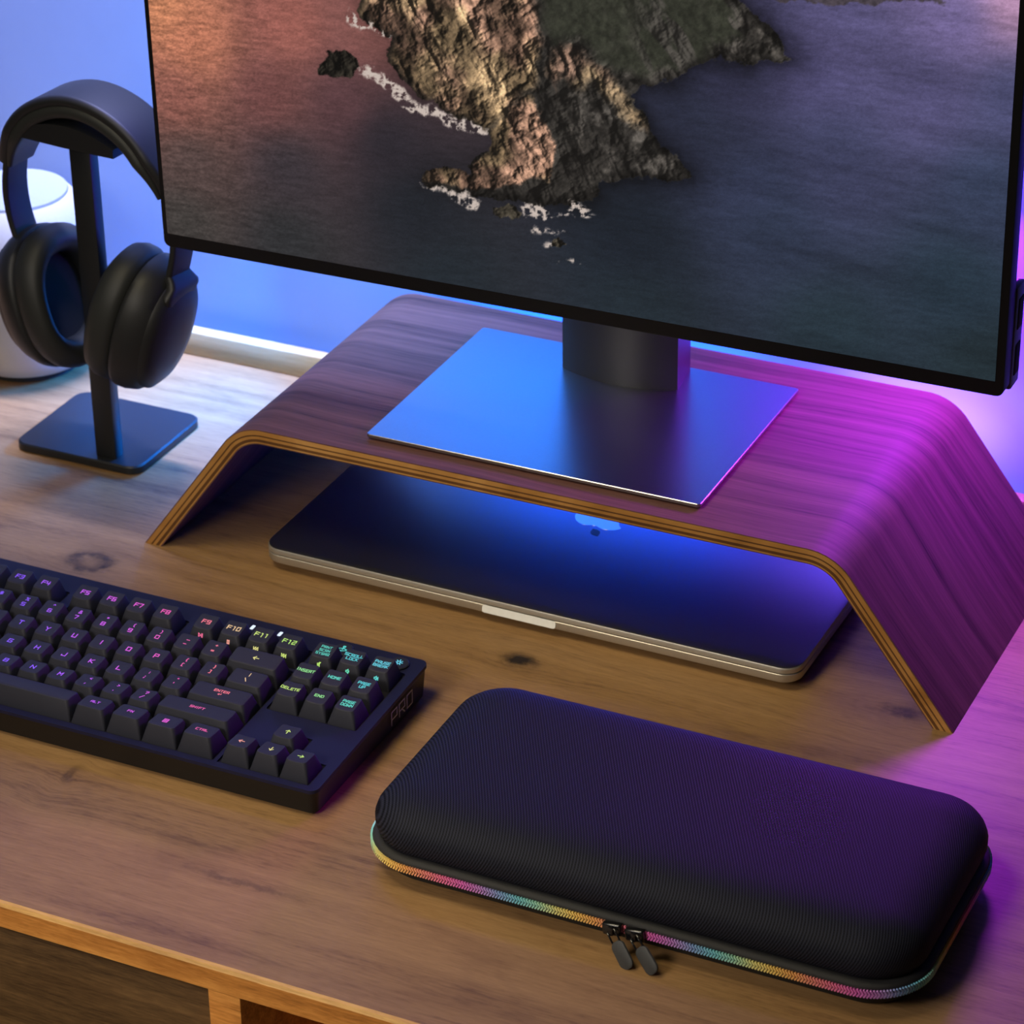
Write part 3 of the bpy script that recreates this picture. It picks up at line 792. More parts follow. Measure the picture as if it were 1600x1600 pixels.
# ------------------------------------------------------------------ white speaker
sp = empty('speaker', (-0.206, 0.190, 0), 'white rounded speaker behind the headphones at the left', 'speaker')
R = 0.0545
pf = [(R * 0.62, 0.0035), (R * 0.78, 0.0075), (R * 0.90, 0.018), (R * 0.975, 0.036), (R, 0.058), (R * 0.985, 0.085), (R * 0.93, 0.106), (R * 0.82, 0.123), (R * 0.70, 0.1305)]
lathe('cloth_body', pf, M['speaker'], sp, 64)
lathe('base_ring', [(R * 0.60, 0.0), (R * 0.66, 0.001), (R * 0.66, 0.005), (R * 0.60, 0.006)], M['rubber'], sp, 48)
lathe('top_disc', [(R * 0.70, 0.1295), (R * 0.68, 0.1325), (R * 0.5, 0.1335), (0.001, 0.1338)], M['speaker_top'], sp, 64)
# ------------------------------------------------------------------ stroke lettering (squarish, for key legends and the side mark)
GL = {
 'A': [[(0,0),(0,4.6),(1.4,6),(4,6),(4,0)],[(0,2.5),(4,2.5)]], 'B': [[(0,0),(0,6),(3.6,6),(3.6,3),(0,3)],[(3.6,3),(4,3),(4,0),(0,0)]],
 'C': [[(4,6),(0,6),(0,0),(4,0)]], 'D': [[(0,0),(0,6),(3,6),(4,5),(4,1),(3,0),(0,0)]], 'E': [[(4,6),(0,6),(0,0),(4,0)],[(0,3),(3.5,3)]],
 'F': [[(4,6),(0,6),(0,0)],[(0,3),(3.5,3)]], 'G': [[(4,6),(0,6),(0,0),(4,0),(4,3),(2,3)]], 'H': [[(0,0),(0,6)],[(4,0),(4,6)],[(0,3),(4,3)]],
 'I': [[(2,0),(2,6)]], 'J': [[(4,6),(4,0),(0,0),(0,1.6)]], 'K': [[(0,0),(0,6)],[(4,6),(0.4,3),(4,0)]], 'L': [[(0,6),(0,0),(4,0)]],
 'M': [[(0,0),(0,6),(2,2.6),(4,6),(4,0)]], 'N': [[(0,0),(0,6),(4,0),(4,6)]], 'O': [[(0,0),(0,6),(4,6),(4,0),(0,0)]],
 'P': [[(0,0),(0,6),(4,6),(4,2.6),(0,2.6)]], 'Q': [[(0,0),(0,6),(4,6),(4,0),(0,0)],[(2.4,1.6),(4.6,-0.6)]],
 'R': [[(0,0),(0,6),(4,6),(4,2.6),(0,2.6)],[(1.8,2.6),(4,0)]], 'S': [[(4,6),(0,6),(0,3),(4,3),(4,0),(0,0)]], 'T': [[(0,6),(4,6)],[(2,6),(2,0)]],
 'U': [[(0,6),(0,0),(4,0),(4,6)]], 'V': [[(0,6),(2,0),(4,6)]], 'W': [[(0,6),(0,0),(2,3.2),(4,0),(4,6)]], 'X': [[(0,0),(4,6)],[(0,6),(4,0)]],
 'Y': [[(0,6),(2,3),(4,6)],[(2,3),(2,0)]], 'Z': [[(0,6),(4,6),(0,0),(4,0)]],
 '0': [[(0,0),(0,6),(4,6),(4,0),(0,0)]], '1': [[(1,6),(2.4,6),(2.4,0)]], '2': [[(0,6),(4,6),(4,3),(0,3),(0,0),(4,0)]], '3': [[(0,6),(4,6),(4,0),(0,0)],[(0.8,3),(4,3)]],
 '4': [[(0,6),(0,2.4),(4,2.4)],[(3.2,6),(3.2,0)]], '5': [[(4,6),(0,6),(0,3),(4,3),(4,0),(0,0)]], '6': [[(3.6,6),(0,6),(0,0),(4,0),(4,3),(0,3)]],
 '7': [[(0,6),(4,6),(2,0)]], '8': [[(0,0),(0,6),(4,6),(4,0),(0,0)],[(0,3),(4,3)]], '9': [[(0.4,0),(4,0),(4,6),(0,6),(0,3),(4,3)]],
 '~': [[(0,2.5),(1.2,3.6),(2.8,2.4),(4,3.5)]], '`': [[(1.4,6),(2.6,4.4)]], '!': [[(2,6),(2,2)],[(2,0.7),(2,0)]], '@': [[(3,2),(1.4,2),(1.4,4),(3,4),(3,1.6),(4,1.6),(4,6),(0,6),(0,0),(4,0)]],
 '#': [[(1.2,0),(1.6,6)],[(2.6,0),(3,6)],[(0,2),(4,2)],[(0,4),(4,4)]], '$': [[(4,5.2),(0,5.2),(0,3),(4,3),(4,0.8),(0,0.8)],[(2,6.4),(2,-0.4)]],
 '%': [[(0,0),(4,6)],[(0,6),(1.2,6),(1.2,4.6),(0,4.6),(0,6)],[(2.8,1.4),(4,1.4),(4,0),(2.8,0),(2.8,1.4)]], '^': [[(0.8,4),(2,6),(3.2,4)]],
 '&': [[(4,0),(0.8,4.6),(0.8,6),(2.8,6),(2.8,4.4),(0,2),(0,0),(2.6,0),(4,2)]], '*': [[(2,4),(2,6)],[(1,4.4),(3,5.6)],[(1,5.6),(3,4.4)]],
 '(': [[(2.8,6.4),(1.6,5),(1.6,1),(2.8,-0.4)]], ')': [[(1.2,6.4),(2.4,5),(2.4,1),(1.2,-0.4)]], '_': [[(0,0),(4,0)]], '-': [[(0.6,3),(3.4,3)]],
 '+': [[(0.6,3),(3.4,3)],[(2,1.6),(2,4.4)]], '=': [[(0.6,2.2),(3.4,2.2)],[(0.6,3.8),(3.4,3.8)]], '{': [[(3,6.4),(2,6.4),(2,3.6),(1.2,3),(2,2.4),(2,-0.4),(3,-0.4)]],
 '}': [[(1,6.4),(2,6.4),(2,3.6),(2.8,3),(2,2.4),(2,-0.4),(1,-0.4)]], '[': [[(3,6),(1.6,6),(1.6,0),(3,0)]], ']': [[(1,6),(2.4,6),(2.4,0),(1,0)]],
 '|': [[(2,6.4),(2,-0.4)]], '\\': [[(0.6,6),(3.4,0)]], ':': [[(2,4.4),(2,3.8)],[(2,1.4),(2,0.8)]], ';': [[(2,4.4),(2,3.8)],[(2,1.4),(1.4,-0.2)]],
 '"': [[(1.4,6),(1.4,4.6)],[(2.6,6),(2.6,4.6)]], "'": [[(2,6),(2,4.6)]], '<': [[(3.4,5),(0.8,3),(3.4,1)]], '>': [[(0.6,5),(3.2,3),(0.6,1)]],
 ',': [[(2,0.8),(1.4,-0.8)]], '.': [[(2,0.6),(2,0)]], '?': [[(0,6),(4,6),(4,3),(2,3),(2,1.8)],[(2,0.6),(2,0)]], '/': [[(0.6,0),(3.4,6)]],
 'left': [[(6,3),(0,3)],[(2.4,5.2),(0,3),(2.4,0.8)]], 'right': [[(0,3),(6,3)],[(3.6,5.2),(6,3),(3.6,0.8)]], 'up': [[(3,0),(3,6)],[(0.8,3.6),(3,6),(5.2,3.6)]], 'down': [[(3,6),(3,0)],[(0.8,2.4),(3,0),(5.2,2.4)]],
 'enter': [[(6,5),(6,2.4),(0.6,2.4)],[(2.4,4.2),(0.4,2.4),(2.4,0.6)]], 'menu': [[(0,0),(0,6),(4.6,6),(4.6,0),(0,0)],[(1.2,4.4),(3.4,4.4)],[(1.2,3),(3.4,3)],[(1.2,1.6),(3.4,1.6)]],
 'win': [[(0,0),(0,5.4),(5,6),(5,0),(0,0)],[(2.4,0),(2.4,5.8)],[(0,3),(5,3)]], 'play': [[(0,0.6),(0,5.4),(3.4,3),(0,0.6)],[(4.6,0.6),(4.6,5.4)],[(6,0.6),(6,5.4)]],
 'stop': [[(0.4,0.6),(0.4,5.4),(3.6,5.4),(3.6,0.6),(0.4,0.6)],[(2,0.6),(2,5.4)]], 'prev': [[(0,0.6),(0,5.4)],[(3.4,0.6),(3.4,5.4),(0.8,3),(3.4,0.6)],[(6.6,0.6),(6.6,5.4),(4,3),(6.6,0.6)]],
 'next': [[(6.6,0.6),(6.6,5.4)],[(3.2,0.6),(3.2,5.4),(5.8,3),(3.2,0.6)],[(0,0.6),(0,5.4),(2.6,3),(0,0.6)]],
 'mute': [[(0,2),(0,4),(1.4,4),(3.2,5.8),(3.2,0.2),(1.4,2),(0,2)],[(0,0),(4.6,6)]], 'voldn': [[(0,2),(0,4),(1.4,4),(3.2,5.8),(3.2,0.2),(1.4,2),(0,2)],[(4.4,2),(4.4,4)]],
 'volup': [[(0,2),(0,4),(1.4,4),(3.2,5.8),(3.2,0.2),(1.4,2),(0,2)],[(4.4,2),(4.4,4)],[(5.6,1),(5.6,5)]],
 'stick': [[(0,0.8),(0,2.2),(2.2,3),(4.8,3),(7,2.2),(7,0.8),(3.5,-0.8),(0,0.8)],[(3.5,1.4),(3.5,5)],[(2.7,5),(4.3,5),(4.3,6.6),(2.7,6.6),(2.7,5)]],
 'sun': [[(1.8,2),(1.8,4),(3,5),(4.2,4),(4.2,2),(3,1),(1.8,2)],[(3,6),(3,7)],[(3,0),(3,-1)],[(5.2,3),(6.4,3)],[(0.8,3),(-0.4,3)],[(4.6,4.8),(5.4,5.6)],[(1.4,4.8),(0.6,5.6)],[(4.6,1.2),(5.4,0.4)],[(1.4,1.2),(0.6,0.4)]],
}
def gwidth(ch):
    if len(ch) > 1: return max(p[0] for s in GL[ch] for p in s)
    return 2.4 if ch in 'I!.,;:\'`|' else 4.0
def strokes(tokens, size, cx, cy, th, wide=1.0, gap=1.7):
    """quads for a line of glyphs centred on cx, cy; size = cap height"""
    k = size / 6.0; kx = k * wide
    tot = sum(gwidth(c) for c in tokens) * kx + gap * kx * (len(tokens) - 1)
    x = cx - tot / 2; quads = []
    for ch in tokens:
        w = gwidth(ch); sh0 = (w - 4.0) / 2 if len(ch) == 1 else 0.0
        for s in GL[ch]:
            pts = [(x + (p[0] + sh0) * kx, cy + (p[1] - 3.0) * k) for p in s]
            for (ax, ay), (bx, by) in zip(pts, pts[1:]):
                L = math.hypot(bx - ax, by - ay)
                if L < 1e-9: continue
                ux, uy = (bx - ax) / L * th / 2, (by - ay) / L * th / 2
                quads.append([(ax - ux + uy, ay - uy - ux), (bx + ux + uy, by + uy - ux), (bx + ux - uy, by + uy + ux), (ax - ux - uy, ay - uy + ux)])
        x += (w + gap) * kx
    return quads

# ------------------------------------------------------------------ keyboard
UN = 0.0185; TILT = 0.0319; KYAW = 0.004
kb = empty('keyboard', (0.2047, -0.2224, 0.028), 'black compact keyboard with glowing purple to cyan key legends', 'keyboard')
kb.rotation_euler = (TILT, 0, KYAW)
def kx(u): return (u - 16.0) * UN
PLZ = -0.0088
x0, x1, y0, y1 = kx(-0.45), kx(18.66), -0.30 * UN, 7.22 * UN
# outer body down to the desk: its underside stays level although the top is tilted
def botz(y): return (-0.0280 + 0.0012) / math.cos(TILT) - y * math.tan(TILT)
rings = []
for z, ins, r in ((None, 0.0035, 0.004), ('m', 0.0022, 0.0045), (PLZ - 0.0030, 0.0006, 0.005), (PLZ - 0.0012, 0.0, 0.005)):
    ring = []
    for px, py in rrect(x0 + ins, x1 - ins, y0 + ins, y1 - ins, r, 6):
        if z is None: zz = botz(py)
        elif z == 'm': zz = botz(py) + 0.0012
        else: zz = z
        ring.append((px, py, zz))
    rings.append(ring)
loft('case_body', rings, M['kb_side'], kb, auto=30)
# rubber feet
for fx in (x0 + 0.03, x1 - 0.03):
    for fy in (y0 + 0.015, y1 - 0.015):
        r_ = [[(px, py, botz(py) + dz) for px, py in rrect(fx - 0.012, fx + 0.012, fy - 0.004, fy + 0.004, 0.002, 3)] for dz in (-0.0012, 0.0)]
        loft('rubber_foot', r_, M['rubber'], kb)
# top plate with openings for the key clusters
def loop_edges(bm, pts, z):
    vs = [bm.verts.new((p[0], p[1], z)) for p in pts]
    return [bm.edges.new((vs[i], vs[(i + 1) % len(vs)])) for i in range(len(vs))]
g = 0.0011
def rr(a, b, c, d): return rrect(kx(a) - g, kx(b) + g, c * UN - g, d * UN + g, 0.0016, 3)
wells = [rr(0, 15, 0, 5), rr(0, 1, 5.25, 6.25), rr(2, 6, 5.25, 6.25), rr(6.5, 10.5, 5.25, 6.25), rr(11, 15, 5.25, 6.25), rr(15.25, 18.25, 3, 6.25)]
tpts = [(15.25, 0), (18.25, 0), (18.25, 1), (17.25, 1), (17.25, 2), (16.25, 2), (16.25, 1), (15.25, 1)]
sg = [(-1, -1), (1, -1), (1, 1), (1, 1), (1, 1), (-1, 1), (-1, 1), (-1, 1)]
wells.append([(kx(a) + g * s[0], b * UN + g * s[1]) for (a, b), s in zip(tpts, sg)])
bm = bmesh.new(); ed = []
ed += loop_edges(bm, rrect(x0, x1, y0, y1, 0.005, 6), PLZ)
for w in wells: ed += loop_edges(bm, w, PLZ)
bmesh.ops.triangle_fill(bm, use_beauty=True, use_dissolve=False, edges=ed)
for f in bm.faces:
    if f.normal.z < 0: f.normal_flip()
ex = bmesh.ops.extrude_face_region(bm, geom=bm.faces[:])
vs = [v for v in ex['geom'] if isinstance(v, bmesh.types.BMVert)]
bmesh.ops.translate(bm, vec=(0, 0, -0.0022), verts=vs)
top_o = bm_obj('top_plate', bm, M['kb_top'], kb)
bm = bmesh.new()
vs = [bm.verts.new((px, py, PLZ - 0.0021)) for px, py in rrect(x0 + 0.004, x1 - 0.004, y0 + 0.004, y1 - 0.004, 0.004, 4)]
vs2 = [bm.verts.new((v.co.x, v.co.y, PLZ - 0.0040)) for v in vs]
bm.faces.new(vs); bm.faces.new(vs2[::-1])
for i in range(len(vs)): bm.faces.new((vs[i], vs2[i], vs2[(i + 1) % len(vs)], vs[(i + 1) % len(vs)]))
bm_obj('key_deck', bm, M['kb_well'], kb)

# legend colours run along the board as a slow rainbow of real backlights
STOPS = [(0, (96, 60, 250)), (4.5, (130, 66, 250)), (6.5, (190, 70, 240)), (8.5, (222, 76, 226)), (10.2, (238, 74, 170)), (11.5, (244, 110, 130)), (12.5, (236, 196, 140)), (13.4, (206, 226, 110)), (14.6, (176, 226, 96)), (15.6, (80, 216, 186)), (17, (70, 206, 214)), (19, (96, 200, 230))]
LM = {}
def legend_mat(s):
    q = round(s * 2) / 2
    if q not in LM:
        for (a, ca), (b, cb) in zip(STOPS, STOPS[1:]):
            if a <= q <= b or b == 19:
                t = min(max((q - a) / (b - a), 0), 1); c = tuple(ca[i] * (1 - t) + cb[i] * t for i in range(3)); break
        LM[q] = emissive('key_legend_glow', tuple(q * 0.9 + 0.04 for q in s2l(c)[:3]) + (1,), 1.1)
    return LM[q]
ROWS = {5.75: (0.0012, 0.15), 4.5: (0.0012, 0.15), 3.5: (0.0004, 0.09), 2.5: (-0.0002, 0.02), 1.5: (0.0, -0.06), 0.5: (0.0006, -0.11)}
def quads_obj(name, quads, fz, mat, parent):
    V = []; F = []
    for q in quads:
        k = len(V); V += [fz(x, y) for x, y in q]; F.append((k, k + 1, k + 2, k + 3))
    return mesh_obj(name, V, F, mat, parent)
def make_key(u, v, w, text, front=None, said=None, space=False):
    cx, cy = kx(u), v * UN
    bz, tilt = ROWS[v]
    W, D = w * UN - 0.0008, UN - 0.0008
    TW, TD = W - 0.0056, 0.0128
    if space: TD = 0.0118
    oy = 0.0009
    def topz(x, y):
        dx = (x - cx) / (TW / 2); dy = (y - cy - oy)
        dip = -0.00055 * (1 - min(1, dx * dx)) if w < 1.1 else 0.0
        if space: dip = 0.0006 * (1 - (dy / (TD / 2)) ** 2)
        return bz + 0.00025 + dip + tilt * dy
    rings = [[(px, py, PLZ - 0.0014) for px, py in rrect_e(cx - W / 2, cx + W / 2, cy - D / 2, cy + D / 2, 0.0010)]]
    rings.append([(px, py, PLZ - 0.0004) for px, py in rrect_e(cx - W / 2, cx + W / 2, cy - D / 2, cy + D / 2, 0.0010)])
    def tr(ins, r, dz=0.0, k=1.0):
        out = []
        for px, py in rrect_e(cx - TW / 2 + ins, cx + TW / 2 - ins, cy + oy - TD / 2 + ins, cy + oy + TD / 2 - ins, r):
            out.append((px, py, topz(px, py) + dz))
        return out
    rings += [tr(-0.0002, 0.0021, -0.0007), tr(0.00005, 0.0020, -0.0002), tr(0.0005, 0.0017), tr(0.0022, 0.0012), tr(0.0045, 0.0006)]
    k = loft('key', rings, M['key'], kb, auto=32)
    k['label'] = said or ('key marked ' + ' '.join(text if isinstance(text, list) else [text]) if text else 'blank space bar')
    s = u + 0.75 * (v - 5.75)
    mat = legend_mat(s)
    qs = []
    if text:
        if isinstance(text, list) and len(text) == 2 and max(len(t) for t in text) == 1:
            qs += strokes([text[0]], 0.0023, cx + 0.0003, cy + oy + 0.0027, 0.00046, 1.2)
            qs += strokes([text[1]], 0.0026, cx - 0.0002, cy + oy - 0.0019, 0.00052, 1.3)
        elif isinstance(text, list):
            hh = 0.0019 if len(text) == 2 else 0.0017
            n = len(text); tw = 0.00042 if n == 2 else 0.00032
            for i, t in enumerate(text):
                tok = [t] if t in GL else list(t)
                qs += strokes(tok, hh, cx, cy + oy + (n - 1) * 0.00145 - i * 0.0029, tw, 1.05, 2.0)
        elif text in GL and len(text) > 1:
            qs += strokes([text], 0.0034, cx, cy + oy, 0.00055)
        elif len(text) == 1:
            qs += strokes([text], 0.0031, cx, cy + oy - 0.0002, 0.00062, 1.2)
        elif len(text) <= 3 and text[0] == 'F' and text[1:].isdigit():
            qs += strokes(list(text), 0.0029, cx, cy + oy, 0.00058, 1.1)
        else:
            qs += strokes(list(text), 0.0019, cx, cy + oy + 0.0004, 0.00042, 1.08, 2.0)
        quads_obj('legend', qs, lambda x, y: (x, y, topz(x, y) + 0.00012), mat, k)
    if front:
        yb, zb = cy - D / 2, PLZ - 0.0004
        yt, zt = cy + oy - TD / 2, topz(cx, cy + oy - TD / 2)
        nv = Vector((0, -(zt - zb), (yt - yb))).normalized()
        ln = math.hypot(yt - yb, zt - zb)
        def fz(x, y):
            t = 0.60 + y / ln
            return (x, yb + (yt - yb) * t + nv.y * 0.00015, zb + (zt - zb) * t + nv.z * 0.00015)
        quads_obj('media_symbol', strokes([front], 0.0026, cx, 0.0, 0.00046), fz, legend_mat(s - 0.5 if u < 14 else s - 1.2), k)
make_key(0.5, 5.75, 1, 'ESC')
fr = {9: 'play', 10: 'stop', 11: 'prev', 12: 'next'}
for i, u in enumerate([2.5, 3.5, 4.5, 5.5, 7, 8, 9, 10, 11.5, 12.5, 13.5, 14.5]): make_key(u, 5.75, 1, 'F%d' % (i + 1), fr.get(i + 1))
for i, (a, b) in enumerate(zip('~!@#$%^&*()_+', '`1234567890-=')): make_key(0.5 + i, 4.5, 1, [a, b])
make_key(14, 4.5, 2, 'left', said='wide backspace key with a left arrow')
make_key(0.75, 3.5, 1.5, 'TAB')
for i, ch in enumerate('QWERTYUIOP'): make_key(2 + i, 3.5, 1, ch)
make_key(12, 3.5, 1, ['{', '[']); make_key(13, 3.5, 1, ['}', ']']); make_key(14.25, 3.5, 1.5, ['|', '\\'])
make_key(0.875, 2.5, 1.75, 'CAPS')
for i, ch in enumerate('ASDFGHJKL'): make_key(2.25 + i, 2.5, 1, ch)
make_key(11.25, 2.5, 1, [':', ';']); make_key(12.25, 2.5, 1, ['"', "'"]); make_key(13.875, 2.5, 2.25, ['ENTER', 'enter'], said='wide key marked ENTER')
make_key(1.125, 1.5, 2.25, 'SHIFT')
for i, ch in enumerate('ZXCVBNM'): make_key(2.75 + i, 1.5, 1, ch)
make_key(9.75, 1.5, 1, ['<', ',']); make_key(10.75, 1.5, 1, ['>', '.']); make_key(11.75, 1.5, 1, ['?', '/']); make_key(13.625, 1.5, 2.75, 'SHIFT', said='wide key marked SHIFT')
make_key(0.625, 0.5, 1.25, 'CTRL'); make_key(1.875, 0.5, 1.25, 'win', said='key with a window mark'); make_key(3.125, 0.5, 1.25, 'ALT')
make_key(6.875, 0.5, 6.25, None, said='long blank space bar', space=True)
make_key(10.625, 0.5, 1.25, 'ALT'); make_key(11.875, 0.5, 1.25, 'FN'); make_key(13.125, 0.5, 1.25, 'menu', said='key with a small menu mark'); make_key(14.375, 0.5, 1.25, 'CTRL')
make_key(15.75, 5.75, 1, ['PRNT', 'SCRN', 'SYSRQ'], 'mute'); make_key(16.75, 5.75, 1, ['SCROLL', 'LOCK'], 'voldn'); make_key(17.75, 5.75, 1, ['PAUSE', 'BREAK'], 'volup')
make_key(15.75, 4.5, 1, 'INSERT'); make_key(16.75, 4.5, 1, 'HOME'); make_key(17.75, 4.5, 1, ['PAGE', 'UP'])
make_key(15.75, 3.5, 1, 'DELETE'); make_key(16.75, 3.5, 1, 'END'); make_key(17.75, 3.5, 1, ['PAGE', 'DOWN'])
for u, v, t in ((15.75, 0.5, 'left'), (16.75, 0.5, 'down'), (17.75, 0.5, 'right'), (16.75, 1.5, 'up')): make_key(u, v, 1, t, said='%s arrow key' % t)
# two white indicator lights and two round buttons on the back strip
for u in (12.58, 13.58):
    c_ = (kx(u), 6.78 * UN, PLZ + 0.0001)
    bm = bmesh.new(); add_box(bm, c_, (0.0021, 0.0044, 0.0006), Matrix.Rotation(0.0, 3, 'Z'), 0.0004, 1)
    bm_obj('indicator_light', bm, M['led_white'], kb)
for u, vv, ic in ((15.88, 6.72, 'stick'), (17.86, 6.70, 'sun')):
    b_ = lathe('round_button', [(0.0062, -0.002), (0.0062, 0.0008), (0.0056, 0.0013), (0.001, 0.0012)], M['key'], kb, 32, Matrix.Translation((kx(u), vv * UN, PLZ)))
    quads_obj('legend', strokes([ic], 0.0042, kx(u), vv * UN, 0.0006), lambda x, y: (x, y, PLZ + 0.00145), legend_mat(16.5 if ic == 'stick' else 18.5), b_)
# lettering on the right-hand side
sx = x1 - 0.0006
qs = strokes(list('PRO'), 0.0088, 0.098, 0.0, 0.0009, 1.12, 1.9)
quads_obj('side_lettering', qs, lambda a, b: (sx - 0.0004 + 0.00095 - max(0, -(b)) * 0.06, a, PLZ - 0.0083 + b - a * 0.016), M['pro'], kb)

# ------------------------------------------------------------------ zipped carry case
CX0, CX1, CY0, CY1, CR = 0.2945, 0.6055, -0.2640, -0.1090, 0.033
case = empty('carry_case', ((CX0 + CX1) / 2, (CY0 + CY1) / 2, 0), 'black zipped carry case with rainbow zip right of the keyboard', 'carry case')
co_ = Vector(case.location)
def cring(z, ins, n=10):
    return [Vector((px, py, z)) - co_ for px, py in rrect(CX0 + ins, CX1 - ins, CY0 + ins, CY1 - ins, max(CR - ins, 0.006), n)]
def fat(prof): return [cring(z, i) for z, i in prof]
loft('lower_shell', fat([(0.0, 0.014), (0.0006, 0.0105), (0.0035, 0.0075), (0.0085, 0.0062), (0.0112, 0.0058)]), M['case_low'], case, auto=60)
loft('zip_band', fat([(0.0105, 0.0045), (0.0108, 0.0012), (0.0122, 0.0003), (0.0134, 0.0009), (0.0156, 0.0009), (0.0168, 0.0003), (0.0186, 0.0010), (0.0192, 0.0028), (0.0196, 0.0052), (0.0190, 0.0066)]), M['case_band'], case, auto=60)
loft('upper_shell', fat([(0.0180, 0.0066), (0.0192, 0.0054), (0.0215, 0.0036), (0.0260, 0.0022), (0.0310, 0.0022), (0.0350, 0.0036), (0.0385, 0.0062), (0.0412, 0.0098), (0.0434, 0.0145), (0.0450, 0.0200), (0.0459, 0.027), (0.0463, 0.036), (0.0465, 0.05)]), M['case_fab'], case, auto=80)
# coil teeth: two rows of little blocks round the seam, dyed in a rainbow
def seam_path(ins, n=14):
    pts = rrect(CX0 + ins, CX1 - ins, CY0 + ins, CY1 - ins, CR - ins, n)
    return [Vector((p[0], p[1])) for p in pts]
sp_ = seam_path(0.0006)
cum = [0.0]
for i in range(len(sp_)): cum.append(cum[-1] + (sp_[(i + 1) % len(sp_)] - sp_[i]).length)
PER = cum[-1]
def at(s):
    s %= PER
    lo = 0
    while cum[lo + 1] < s: lo += 1
    a, b = sp_[lo], sp_[(lo + 1) % len(sp_)]
    t = (s - cum[lo]) / max(cum[lo + 1] - cum[lo], 1e-9)
    return a.lerp(b, t), (b - a).normalized()
s_ref = None
best = 1e9
for k in range(2000):                                    # where the two pulls meet on the front
    s = PER * k / 2000; p, t = at(s)
    dd = (p - Vector((0.4484, CY0))).length
    if dd < best: best = dd; s_ref = s
import colorsys
bm = bmesh.new(); lay = bm.verts.layers.float_color.new('dye')
NT = 540
PAL = [(244, 160, 70), (240, 120, 110), (238, 90, 150), (226, 80, 190), (180, 110, 205), (110, 150, 220), (90, 195, 215), (140, 215, 185), (225, 220, 120), (248, 200, 80)]
for k in range(NT):
    s = PER * k / NT
    p, t = at(s); nrm = Vector((t.y, -t.x))              # outwards
    rel = (s - s_ref + PER / 2) % PER - PER / 2
    ph = (rel / 0.1080 + 0.115) % 1.0 * len(PAL)
    ca, cb = PAL[int(ph) % len(PAL)], PAL[(int(ph) + 1) % len(PAL)]
    r_, g_, b_ = (((ca[i] * (1 - ph % 1) + cb[i] * (ph % 1)) / 255) * 0.8 + 0.2 for i in range(3))  # white mixed into the dye stands in for highlights on the teeth
    for row in (-1, 1):
        tv = Vector((t.x, t.y, 0)); nv3 = Vector((nrm.x, nrm.y, 0)); zv = Vector((0, 0, 1))
        ang = 0.55 * row
        ta = (tv * math.cos(ang) + zv * math.sin(ang)); za = (zv * math.cos(ang) - tv * math.sin(ang))
        R3 = Matrix((ta, nv3, za)).transposed()
        c3 = Vector((p.x, p.y, 0.0145 + row * 0.00105)) + nv3 * 0.0006 - co_
        vs_ = add_box(bm, c3, (0.00088, 0.0016, 0.0026), R3)
        for v_ in vs_: v_[lay] = (r_ ** 2.2, g_ ** 2.2, b_ ** 2.2, 1)
m, nt, b = new_mat('rainbow_zip_teeth')
a_ = nd(nt, 'ShaderNodeAttribute', attribute_name='dye')
nt.links.new(a_.outputs['Color'], b.inputs['Base Color'])
b.inputs['Roughness'].default_value = 0.3
z_ = bm_obj('zip_teeth', bm, m, case)
z_['kind'] = 'stuff'; z_['label'] = 'rainbow coloured zip teeth'
# two sliders with rubber pulls
def puller(xc, lean, drop):
    bm = bmesh.new()
    add_box(bm, Vector((xc, CY0 - 0.0018, 0.0145)) - co_, (0.0105, 0.0040, 0.0070), Matrix.Rotation(0.06 * lean, 3, 'Y'), 0.0011, 3)
    add_box(bm, Vector((xc, CY0 - 0.0040, 0.0145)) - co_, (0.0028, 0.0022, 0.0056), None, 0.0007, 2)
    sl = bm_obj('zip_slider', bm, M['gloss_black'], case, True)
    # wire loop
    bm = bmesh.new()
    Rm = Matrix.Rotation(lean * 0.42, 3, 'Y') @ Matrix.Rotation(-0.38, 3, 'X')
    piv = Vector((xc, CY0 - 0.0046, 0.0150)) - co_
    for dx in (-0.0026, 0.0026):
        add_box(bm, piv + Rm @ Vector((dx, 0, -0.0035)), (0.0011, 0.0011, 0.0075), Rm, 0.0004, 1)
    add_box(bm, piv + Rm @ Vector((0, 0, -0.0002)), (0.0060, 0.0011, 0.0011), Rm, 0.0004, 1)
    add_box(bm, piv + Rm @ Vector((0, 0, -0.0070)), (0.0060, 0.0013, 0.0018), Rm, 0.0004, 1)
    bm_obj('pull_loop', bm, M['gloss_black'], sl, True)
    rings = []
    for t, ins in ((-0.0011, 0.0006), (-0.0006, 0.0), (0.0006, 0.0), (0.0011, 0.0006)):
        rings.append([piv + Rm @ Vector((px, t, pz)) for px, pz in rrect(-0.0043 + ins, 0.0043 - ins, -0.0215 + ins, -0.0062 - ins, 0.0034, 5)])
    loft('pull_tab', rings, M['pull_rubber'], sl, auto=40)
puller(0.4465, -1.85, 0); puller(0.4590, -2.1, 0)

# ------------------------------------------------------------------ light
def area(name, loc, target, size, size_y, energy, col, spread=180):
    L = bpy.data.lights.new(name, 'AREA'); L.shape = 'RECTANGLE'; L.size = size; L.size_y = size_y
    L.energy = energy; L.color = col; L.spread = math.radians(spread)
    o = link(bpy.data.objects.new(name, L)); o.location = loc
    d = Vector(target) - Vector(loc)
    o.rotation_euler = d.to_track_quat('-Z', 'Y').to_euler()
    return o
WORLD = 0.012
